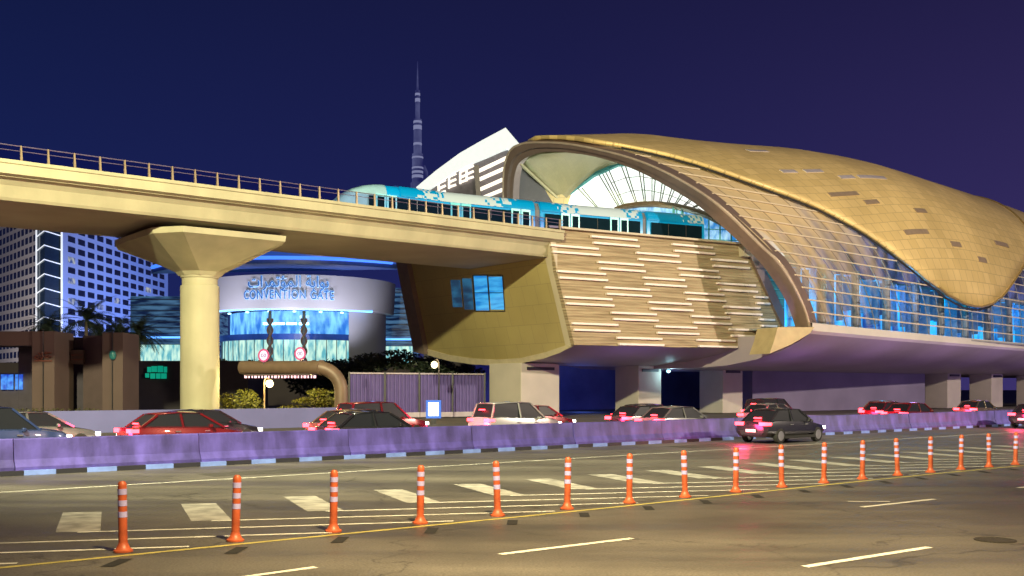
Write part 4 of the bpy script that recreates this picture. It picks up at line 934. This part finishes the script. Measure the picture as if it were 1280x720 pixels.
# ================================================================== MIDDLE DISTANCE
# dark podium/hedge behind the road
POD = mat('podium_wall', (.10, .08, .08), .8, var=.2, vscale=.1)
b = MB(); b.prism([(-120, 150, 0), (-2, 150, 0), (-2, 154, 0), (-120, 154, 0)], (0, 0, 6.2)); tag(b.build('podium_wall', POD), 'long dark retaining wall in front of the convention hall', 'wall')
LOWW = mat('low_wall_blue', (.11, .12, .28), .6, var=.12, vscale=.4)
b = MB(); b.prism([H(-60, 23), H(14, 23), H(14, 23.3), H(-60, 23.3)], (0, 0, 1.25)); tag(b.build('low_wall', LOWW), 'low blue-grey wall along the far side of the road', 'wall')
# corrugated fence
FN = thing('site_fence', 'corrugated hoarding fence in painted violet glow beside the station pier', 'fence', Vector(((520-640)/FPX*84, 84, 0)))
fa, fb = YP(437, 500, 82), YP(606, 500, 88); fa.z = 0; fb.z = 0; fd = (fb-fa)
b = MB(); n = 150; top, bo2 = [], []
for k in range(n):
    q = fa+fd*(k/(n-1))+Vector((0, .06*(1 if (k//2) % 2 else -1), 0)); bo2.append(q+Vector((0, 0, .3))); top.append(q+Vector((0, 0, 3.55)))
b.grid([bo2, top]); b.build('corrugated_sheet', mat('sheet_violet_glow', (.11, .085, .26), .5, var=.1), FN)  # sheet colour carries the violet glow of the traffic
for k in range(5):
    q = fa+fd*(k/4)+Vector((0, -.15, 0)); b = MB(); b.box(q+Vector((0, 0, 1.85)), (.14, .14, 3.7)); b.build('post', DARKM, FN)
b = MB(); b.bar(fa+Vector((0, -.12, 3.6)), fb+Vector((0, -.12, 3.6)), .1, .12); b.bar(fa+Vector((0, -.12, .25)), fb+Vector((0, -.12, .25)), .2, .4); b.build('rail', mat('fence_rail', (.4, .36, .40), .5), FN)
# gate portals at the left
GTM = mat('gate_stone', (.11, .075, .065), .7, var=.12, vscale=.3, bump=.05)
BLW2 = bpy.data.materials.new('blue_window'); BLW2.use_nodes = True; mk_lit(BLW2, (.01, .05, .5), (.08, .35, .95), 1.1, (2, 2, 2))
g1 = thing('gate_building', 'brown stone gatehouse at the left edge with calligraphic emblem', 'gatehouse', YP(30, 487, 80))
def G1(x, y, Y=80): return YP(x, y, Y)
def gbox(b, x0, x1, zt, z0, Y0, Y1):
    a, c = (x0-640)/FPX*Y0, (x1-640)/FPX*Y0; b.prism([(a, Y0, z0), (c, Y0, z0), (c, Y1, z0), (a, Y1, z0)], (0, 0, zt-z0))
zt1 = EYE+(487-414)/FPX*80
b = MB(); gbox(b, 40, 68, zt1, 0, 80, 83.5); b.build('pillar', GTM, g1)
b = MB(); gbox(b, -60, 39.9, zt1, EYE+(487-432)/FPX*80, 80.1, 83.4); b.build('lintel', GTM, g1)
b = MB(); gbox(b, 23, 39.9, EYE+(487-432)/FPX*80, 0, 82.6, 83.3); gbox(b, -60, 22.9, EYE+(487-466)/FPX*80, 0, 82.7, 83.3); b.build('back_wall', mat('gate_dark', (.07, .06, .08), .7), g1)
b = MB()
for x0, x1 in ((1, 8), (9, 16), (19, 22), (23.5, 28)): gbox(b, x0, x1, EYE+(487-468)/FPX*82.4, EYE+(487-487)/FPX*82.4, 82.4, 82.5)
b.build('window', BLW2, g1)
b = MB(); b.bar(G1(54, 412, 79.95), G1(54, 525, 79.95), .07); b.build('groove', DARKM, g1)
EMB = mat('emblem_brown', (.16, .05, .03), .5)
b = MB()
for pts in (((43, 447), (46, 444.5), (49, 446), (46, 448.5), (43, 447)), ((48, 441), (51, 444), (53, 440), (54, 446), (50, 447.5)), ((55, 441), (58, 442.5), (61, 440.5), (64.5, 441.5)), ((56, 446), (60, 444.5), (64.5, 446.5), (60, 447.5), (56, 446)), ((57, 439.5), (59, 441.5)), ((47, 450), (52, 449), (54, 445))):
    b.tube([G1(x, y, 79.93) for x, y in pts], .045, 5)
b.build('emblem', EMB, g1)
b = MB(); b.bar(G1(43, 451, 79.93), G1(65, 451, 79.93), .05, .09); b.build('emblem_line', EMB, g1)
g2 = thing('entrance_gate', 'brown stone gate with recessed doorway, sign band and round lamp', 'gate', YP(110, 487, 82))
zt2 = EYE+(487-416)/FPX*82
b = MB(); gbox(b, 128, 153.5, zt2, 0, 81.5, 85); b.build('pillar', GTM, g2)
b = MB(); gbox(b, 104, 127.9, zt2-.15, 0, 83.5, 86); b.build('side_wall', mat('gate_stone2', (.09, .06, .06), .7, var=.1), g2)
b = MB(); gbox(b, 69, 103.9, zt2-.25, EYE+(487-437)/FPX*84, 84, 86); b.build('lintel', mat('gate_dark2', (.06, .05, .055), .7), g2)
b = MB(); gbox(b, 69, 104, EYE+(487-437.5)/FPX*83, EYE+(487-455)/FPX*83, 83, 83.4); sb = b.build('sign_band', GTM, g2)
b = MB(); gbox(b, 69, 103.9, EYE+(487-455)/FPX*84, 0, 85, 86); b.build('back_wall', mat('gate_dark', (.07, .06, .08), .7), g2)
b = MB()
rr = random.Random(5)
for (x0, x1, y) in ((70, 80, 443.4), (84, 103, 443.6), (70, 78, 449.0), (79, 86, 449.2), (88, 103.5, 449.4)):
    x = x0
    while x < x1:
        w_ = rr.uniform(.5, 1.6); b.bar(YP(x, y+rr.uniform(-.3, .3), 82.96), YP(min(x+w_, x1), y, 82.96), .04, rr.uniform(.05, .09)); x += w_+.25
b.build('sign_lettering', EMB, sb)
b = MB(); b.bar(YP(140.5, 414, 81.45), YP(140.5, 527, 81.45), .07); b.build('groove', DARKM, g2)
b = MB(); c_ = YP(140.8, 444, 81.3); b.lathe([(0.02, -.38), (.20, -.28), (.27, 0), (.2, .28), (.02, .38)], c_, n=16); b.build('round_lamp', mat('lamp_green_glass', (.02, .10, .09), .1, emit=(.0, .08, .07), es=.5), g2, smooth=True)
lamp('gate_light', 'POINT', (-38, 74, 7), 260, (1, .6, .45), .5)
# low dark frontage between gate and pier with green lit sign
FR = thing('shop_frontage', 'dark low frontage with round green lit panel behind the round pier', 'building', YP(200, 487, 96))
b = MB(); b.prism([YP(140, 451, 98), YP(310, 451, 98), YP(310, 520, 98), YP(140, 520, 98)], (0, 8, 0)); b.build('wall', mat('front_dark', (.035, .03, .035), .7), FR)
GRN = mat('green_lit', (.02, .4, .25), .5, emit=(.0, .32, .20), es=.8)
b = MB(); c_ = YP(196, 466, 97.8)
for dx, dz, w_, h_ in ((-.75, .3, .35, .5), (-.25, .35, .5, .55), (.35, .35, .5, .6), (.85, .3, .3, .55), (-.95, -.25, .35, .4), (-.4, -.3, .45, .5), (.15, -.3, .4, .5), (.7, -.3, .5, .5)): b.box(c_+Vector((dx*.95, 0, dz)), (w_, .08, h_))
b.build('green_panel', GRN, FR)
b = MB(); b.prism([YP(155, 515, 96), YP(182, 515, 96), YP(182, 521, 96), YP(155, 521, 96)], (0, .2, 0)); b.build('window', BLW2, FR)
# elbow gantry
GA = thing('pipe_gantry', 'large bent pipe gantry with pink light strip beneath', 'gantry', YP(427, 487, 64))
gm = mat('gantry_brown', (.15, .10, .065), .5, .1, var=.15)
cx, rY = 426.5, 64
pa = [YP(302, 459.5, 66), YP(390, 459.5, 64.3)]
for a in range(0, 91, 10): pa.append(YP(397+29.5*math.sin(R(a)), 489-29.5*math.cos(R(a)), 64))
pz = YP(426.5, 520, 64); pz.z = 0; pa.append(pz)
b = MB(); b.tube(pa, .42, 20); b.build('pipe', gm, GA, smooth=True)
for i in (1, 2):
    b = MB(); d_ = (pa[i+1]-pa[i-1]).normalized(); b.tube([pa[i]-d_*.05+Vector((.1*i, 0, 0)), pa[i]+d_*.07+Vector((.1*i, 0, 0))], .47, 20); b.build('pipe_collar', gm, GA, smooth=True)
b = MB(); b.bar(YP(306, 469, 65.8)+Vector((0, -.1, 0)), YP(396, 468, 64.2)+Vector((0, -.1, 0)), .12, .10); b.build('light_strip_holder', mat('holder', (.1, .08, .08), .5), GA)
PK = mat('pink_light', (.8, .5, .6), .5, emit=(1, .50, .66), es=1.3)
for k in range(22):
    x = 308+k*4.1; b = MB(); b.box(YP(x, 471, 65.8-k*.07)+Vector((0, -.16, 0)), (.07 if k % 3 else .15, .05, .16)); b.build('strip_lamp', PK, GA)
for k, (x, y) in enumerate(((329.5, 444.3), (375, 442))):
    c_ = YP(x, y, 65); sg = thing('round_sign', '%s round magenta-ringed sign standing on the pipe gantry' % ('left' if k == 0 else 'right'), 'sign', c_, 0, 'round signs on the gantry')
    def disc(r, y0, y1, s_=1, n=28): return [c_+Vector((r*math.cos(2*math.pi*i/n), y0, r*s_*math.sin(2*math.pi*i/n))) for i in range(n)]
    b = MB(); b.prism(disc(.36, 0, 0, 1.15), (0, .06, 0)); b.build('ring', mat('magenta_ring', (.35, .03, .16), .5, emit=(.3, .0, .12), es=.35), sg)
    b = MB(); b.prism(disc(.25, -.02, 0, 1.2), (0, .018, 0)); b.build('face', mat('sign_face', (.6, .5, .75), .4, emit=(.6, .45, .85), es=.6), sg)
    b = MB()
    for dx in (-.085, .085): b.tube([c_+Vector((dx+.055*math.cos(t), -.03, .11*math.sin(t))) for t in np.linspace(0, 6.28, 14)], .02, 5)
    b.build('mark', mat('sign_mark', (.06, .04, .18), .5), sg)
    b = MB(); b.bar(c_+Vector((0, .05, -.40)), c_+Vector((0, .05, -.62)), .06); b.build('bracket', DARKM, sg)
# street lamps
GLB = mat('lamp_globe', (1, .9, .6), .4, emit=(1, .82, .42), es=7)
def slamp(px, py, Y, side, label):
    p = YP(px, py, Y); base = Vector((p.x+side*.35, p.y, 0)); l = thing('street_lamp', label, 'lamp', base)
    b = MB(); b.tube([base, base+Vector((0, 0, p.z+.2)), base+Vector((-side*.12, 0, p.z+.42)), Vector((p.x, p.y, p.z+.36))], [.07, .05, .04, .03], 10); b.build('post', DARKM if side > 0 and px > 400 else STEEL, l, smooth=True)
    b = MB(); b.lathe([(.03, -.27), (.18, -.2), (.26, 0), (.18, .2), (.03, .27)], p, n=18); b.build('globe', GLB, l, smooth=True)
    b = MB(); b.lathe([(.12, .22), (.12, .34)], p, n=12); b.build('fitting', DARKM, l)
    lt = lamp('street_lamp_light', 'POINT', (p.x, p.y-.5, p.z), 170, (1, .66, .28), .25)
slamp(337, 479.5, 70, -1, 'glowing globe street lamp among the shrubs under the gantry')
slamp(543, 456, 80, 1, 'glowing globe street lamp before the violet fence')
lamp('shrub_light', 'POINT', YP(300, 475, 69), 520, (1, .8, .3), .3)
lamp('shrub_light', 'POINT', YP(385, 475, 68), 480, (1, .8, .3), .3)
# lit kiosk sign
KS = thing('advertising_lightbox', 'small bright blue-white lightbox by the far pavement', 'sign', YP(542, 512, 66))
c_ = YP(542, 511.5, 66)
b = MB(); b.box(c_, (.95, .2, 1.15)); b.build('case', mat('lightbox_case', (.02, .10, .5), .4, emit=(.0, .1, .6), es=.6), KS)
b = MB(); b.box(c_+Vector((0, -.11, 0)), (.66, .04, .84)); b.build('screen', mat('lightbox_screen', (.9, .9, .9), .4, emit=(.75, .95, 1), es=1.6), KS)
b = MB(); b.box(Vector((c_.x, c_.y, .3)), (.3, .16, .7)); b.build('leg', DARKM, KS)
# ================================================================== VEGETATION
def leafmat(name, c): return mat(name, c, .6, var=.45, vscale=1.2)
def foliage(b, c, r, n, size, rnd, flat_=1.0):
    for _ in range(n):
        d = Vector((rnd.gauss(0, 1), rnd.gauss(0, 1), rnd.gauss(0, 1))).normalized()*(rnd.random()**.45)
        p = Vector(c)+Vector((d.x*r[0], d.y*r[1], d.z*r[2])); a = Vector((rnd.gauss(0, 1), rnd.gauss(0, 1), rnd.gauss(0, .6))).normalized()
        q = a.cross(Vector((rnd.gauss(0, 1), rnd.gauss(0, 1), rnd.gauss(0, 1)))).normalized(); s = size*rnd.uniform(.6, 1.4)
        b.quad(p-a*s, p-q*s*.45, p+a*s, p+q*s*.45)
def tree(name, label, cat, base, clumps, m, n, size, seed, trunk_r=.12, group=None):
    rnd = random.Random(seed); t = thing(name, label, cat, base, 0, group); b = MB()
    for c, r in clumps: foliage(b, Vector(base)+Vector(c), r, int(n*r[0]*r[2]), size, rnd)
    b.build('crown', m, t)
    b = MB()
    for c, r in clumps: b.tube([Vector(base), Vector(base)+Vector((c[0]*.4, c[1]*.4, c[2]*.5)), Vector(base)+Vector(c)], [trunk_r, trunk_r*.7, trunk_r*.25], 6)
    b.build('trunk', mat('bark', (.09, .06, .04), .9), t, smooth=True)
LG = leafmat('leaf_yellowgreen', (.13, .13, .015)); DG = leafmat('leaf_dark', (.018, .030, .014)); PG = leafmat('palm_leaf', (.035, .05, .035))
z0 = lambda px, Y: Vector(((px-640)/FPX*Y, Y, 0))
tree('shrub', 'loose sparse yellow-lit shrub right of the round pier', 'shrub', z0(300, 72), [((-.9, 0, 1.4), (.8, .8, .7)), ((.4, 0, 1.7), (.9, .8, .7)), ((0, .2, .8), (1.2, .8, .6)), ((1.2, 0, 1.1), (.5, .5, .7))], LG, 620, .12, 11)
tree('shrub', 'layered yellow-lit tree beneath the pipe gantry', 'shrub', z0(388, 71), [((-1.2, 0, .9), (1.3, .8, .35)), ((.1, 0, 1.5), (1.4, .8, .32)), ((.6, 0, 2.1), (1.0, .8, .3)), ((1.2, .3, 1.3), (1.0, .8, .6)), ((.6, .3, .8), (1.6, .8, .4))], LG, 1000, .10, 12)
tree('tree', 'dark spreading tree left of the station end wall', 'tree', z0(480, 100), [((-1.5, 0, 4.8), (2.2, 1.5, 1.0)), ((1.4, 0, 5.2), (2.4, 1.5, 1.0)), ((4.2, 0, 4.6), (2.2, 1.5, .9)), ((-3.8, 0, 4.2), (1.6, 1.2, .6))], DG, 330, .22, 13, .22)
tree('tree', 'dark low tree between the gantry and the station', 'tree', z0(560, 98), [((-1, 0, 4.2), (2.0, 1.5, .9)), ((1.6, 0, 3.8), (2.0, 1.5, .8)), ((0, 0, 3.0), (2.6, 1.3, .9))], DG, 330, .22, 14, .2)
for k, (px, w_) in enumerate(((262, 6), (300, 7), (400, 8), (440, 7))):
    tree('hedge_tree', ['dark bushy tree just right of the round pier', 'dark bushy tree behind the left round sign', 'dark bushy tree above the pipe bend', 'dark bushy tree left of the violet fence'][k], 'tree', z0(px, 120), [((-w_*.25, 0, 4.2), (w_*.35, 1.5, 1.4)), ((w_*.25, 0, 4.6), (w_*.35, 1.5, 1.3)), ((0, 0, 3), (w_*.5, 1.5, 1.8))], DG, 130, .3, 20+k, .25, 'dark trees behind the gantry')
def palm(px, Y, h, label, seed, spread=3.3):
    rnd = random.Random(seed); base = z0(px, Y); t = thing('palm_tree', label, 'palm tree', base, 0, 'palms before the hotel')
    top = base+Vector((rnd.uniform(-.3, .3), 0, h))
    b = MB(); b.tube([base, base*.5+top*.5+Vector((.1, 0, 0)), top], [.26, .2, .18], 8); b.build('trunk', mat('palm_trunk', (.16, .12, .09), .9), t, smooth=True)
    b = MB()
    for i in range(54):
        az = rnd.uniform(0, 6.28); el = rnd.uniform(-.2, 1.25); L = spread*rnd.uniform(.8, 1.15); prev = top; pts = [top]
        d = Vector((math.cos(az)*math.cos(el), math.sin(az)*math.cos(el), math.sin(el)))
        for s in range(8):
            d = (d+Vector((0, 0, -.17))).normalized(); pts.append(pts[-1]+d*L/8)
        for s in range(1, 9):
            side = (pts[s]-pts[s-1]).cross(Vector((0, 0, 1))).normalized(); ll = .62*math.sin(math.pi*min(.98, (s+.6)/9.5))
            for sg in (-1, 1):
                for m2 in (0, .5):
                    q = pts[s-1].lerp(pts[s], m2); tip = q+side*sg*ll+(pts[s]-pts[s-1])*.9+Vector((0, 0, -.22*ll)); w_ = (pts[s]-pts[s-1])*.18
                    b.quad(q-w_, q+w_, tip)
    b.build('crown', PG, t)
palm(62, 120, 9.6, 'dark palm in front of the hotel, left of the lit corner', 1); palm(105, 118, 10.2, 'large dark palm in front of the hotel, above the stone gate', 2, 4.2)
palm(126, 122, 8.6, 'short dark palm behind the right gate pillar', 5); palm(152, 118, 8.4, 'dark palm right of the stone gate', 3); palm(174, 116, 8.6, 'pale-trunked palm before the lit shop glass', 4)
b = MB(); rnd = random.Random(9)
for k in range(26): foliage(b, z0(8+k*4.6, 77)+Vector((0, 0, .5)), (.5, .5, .45), 60, .09, rnd)
tag(b.build('low_planting', leafmat('leaf_olive', (.09, .09, .03))), 'low olive planting at the foot of the stone gates', 'plants'); bpy.data.objects['low_planting']['kind'] = 'stuff'

# ================================================================== CARS
def paint(name, c): return mat('car_paint_'+name, c, .25, .3, coat=.8, var=.02)
TL_ = mat('tail_lamp', (.5, .01, .01), .3, emit=(1, .02, .03), es=22); HLM = mat('head_lamp', (.9, .9, .9), .2, emit=(1, .95, .85), es=8)
CGL = mat('car_glass', (.012, .014, .02), .35, var=0, spec=.1); TYR = mat('tyre', (.015, .015, .015), .85); RIM = mat('rim', (.35, .35, .37), .3, .8)
def make_car(cm, suv=0):
    t = thing('car', '', 'car', (0, 0, 0), 0, 'cars travelling along the highway'); h = 1.45+.25*suv
    st_ = [(-2.25, .62, .35, .80), (-2.2, .82, .3, .93+.1*suv), (-1.6, .88, .24, 1.0+.08*suv), (-.6, .91, .22, .98+.05*suv), (.6, .91, .22, .95+.05*suv), (1.3, .89, .24, .88+.1*suv), (1.95, .84, .28, .76+.12*suv), (2.25, .62, .36, .60+.1*suv)]
    rows = []
    for x, hw, zb, zt in st_: rows.append([(x, -hw*.8, zb), (x, -hw, zb+.18), (x, -hw*1.01, (zb+zt)/2), (x, -hw*.93, zt-.05), (x, -hw*.75, zt), (x, 0, zt+.03), (x, hw*.75, zt), (x, hw*.93, zt-.05), (x, hw*1.01, (zb+zt)/2), (x, hw, zb+.18), (x, hw*.8, zb)])
    b = MB(); b.grid(rows, closed=True); b.quad(*rows[0]); b.quad(*rows[-1]); b.build('body', cm, t, smooth=True, world=False)
    r = .75 if suv else 0
    cab = [(-1.95-.15*suv, .72, .9), (-1.25-.6*suv, .62, h-.06), (-.4, .62, h), (.35, .61, h-.03), (1.25, .72, .9)]
    b = MB(); b.grid([[(x, -hw*1.08 if i in (0, 4) else -hw, z if i in (0, 4) else z-.03) if False else (x, s_*hw, z) for s_ in (-1, -.85, 0, .85, 1)] for i, (x, hw, z) in enumerate(cab)])
    # side glass
    for s_ in (-1, 1): b.quad(*[(x, s_*hw, z) for x, hw, z in cab])
    b.build('glasshouse', CGL, t, world=False)
    b = MB(); b.grid([[(x, s_*hw*.97, z+.02+(.03 if s_ == 0 else 0)) for s_ in (-1, -.6, 0, .6, 1)] for x, hw, z in cab[1:4]]); b.build('roof_panel', cm, t, smooth=True, world=False, solid=.03)
    for s_ in (-1, 1):
        for i, (i0, i1) in enumerate(((0, 1), (4, 3))):
            b = MB(); b.bar((cab[i0][0], s_*cab[i0][1]*1.01, cab[i0][2]), (cab[i1][0], s_*cab[i1][1]*1.01, cab[i1][2]), .07); b.build('pillar', cm, t, world=False)
        b = MB(); b.bar((-.35, s_*.79, .92), (-.4, s_*.63, h-.02), .06); b.build('pillar', cm, t, world=False)
    for x in (-1.4, 1.42):
        for s_ in (-1, 1):
            pr = [(.22, -.11), (.31, -.10), (.33, -.06), (.33, .06), (.31, .10), (.22, .11)]
            b = MB(); b.lathe(pr, n=20); q = [Vector((v.x, v.z, v.y)) for v in b.v]; b.v = [v+Vector((x, s_*.80, .33)) for v in q]; wh = b.build('wheel', TYR, t, smooth=True, world=False)
            b = MB(); b.lathe([(.05, -.12), (.21, -.115), (.21, .115), (.05, .12)], n=16); b.v = [Vector((v.x, v.z, v.y))+Vector((x, s_*.80, .33)) for v in b.v]; rm = b.build('rim', RIM, wh, world=False)
    for s_ in (-1, 1):
        b = MB(); b.box((.62, s_*.95, .98), (.12, .20, .13)); b.build('mirror', cm, t, world=False, bevel=.03)
        b = MB(); b.box((0, s_*.905, .27), (2.3, .05, .12)); b.build('sill', TYR, t, world=False)
        for x in (-.85, .25):
            b = MB(); b.box((x+.25, s_*.925, .80), (.18, .03, .035)); b.build('door_handle', RIM, t, world=False)
        b = MB(); b.box((-2.235, s_*.60, .84+.08*suv), (.1, .40, .15)); b.box((-2.12, s_*.81, .84+.08*suv), (.30, .06, .13)); b.build('tail_light', TL_, t, world=False, bevel=.01)
        b = MB(); b.box((2.13, s_*.62, .62+.08*suv), (.16, .3, .13)); b.build('head_light', HLM, t, world=False, bevel=.01)
    l = lamp('tail_glow', 'POINT', (-2.9, 0, .8), 170, (1, .04, .16), .25); l.parent = t
    l = lamp('head_glow', 'SPOT', (2.4, 0, .65), 260, (1, .88, .66), .1, (14, 0, -.4), 70); l.parent = t
    b = MB(); b.box((-1.80-.25*suv, 0, 1.08+.3*suv), (.10, .34, .05)); b.build('brake_light', TL_, t, world=False)
    b = MB(); b.box((-2.29, 0, .55), (.03, .5, .12)); b.build('number_plate', WHITEP, t, world=False)
    return t
cols = [('white', (.30, .30, .31)), ('grey', (.14, .14, .15)), ('black', (.02, .02, .025)), ('red', (.13, .008, .012)), ('navy', (.03, .05, .15)), ('brown', (.10, .07, .05))]
protos = {}
spots = [(-15.5, 3.4, 3, 0), (4, 3.4, 2, 0), (21, 3.4, 1, 0), (44, 3.4, 3, 0),
         (-23, 7.2, 2, 0), (-9, 7.2, 4, 1), (-2.5, 7.2, 3, 0), (5.5, 7.2, 5, 0), (13.5, 7.2, 0, 1), (23, 7.2, 2, 0), (34, 7.2, 1, 0), (47, 7.2, 3, 0), (60, 7.2, 5, 0),
         (-26, 11, 5, 0), (-17, 11, 3, 1), (-6, 11, 1, 0), (1, 11, 2, 0), (9, 11, 3, 1), (18, 11, 3, 0), (28, 11, 2, 0), (40, 11, 2, 1), (54, 11, 1, 0), (21.5, -2.7, 2, 0), (47, -2.7, 2, 0)]
lane = {3.4: 'first lane beyond the barrier', 7.2: 'middle lane beyond the barrier', 11: 'far lane beyond the barrier', -2.7: 'near lane before the barrier'}
cnt = {}
rnd = random.Random(4)
for s, o_, ci, suv in spots:
    key = (ci, suv)
    if key not in protos: protos[key] = make_car(paint(*cols[ci]), suv); c_ = protos[key]
    else: c_ = copy_tree(protos[key])
    c_.location = H(s+rnd.uniform(-.6, .6), o_+rnd.uniform(-.25, .25)); c_.rotation_euler = (0, 0, math.atan2(HD.y, HD.x)+R(rnd.uniform(-1, 1)))
    cnt[o_] = cnt.get(o_, 0)+1
    c_['label'] = '%s %s with lit lamps, %s from left in the %s' % (cols[ci][0], 'tall car' if suv else 'saloon', ORD[cnt[o_]-1], lane[o_])
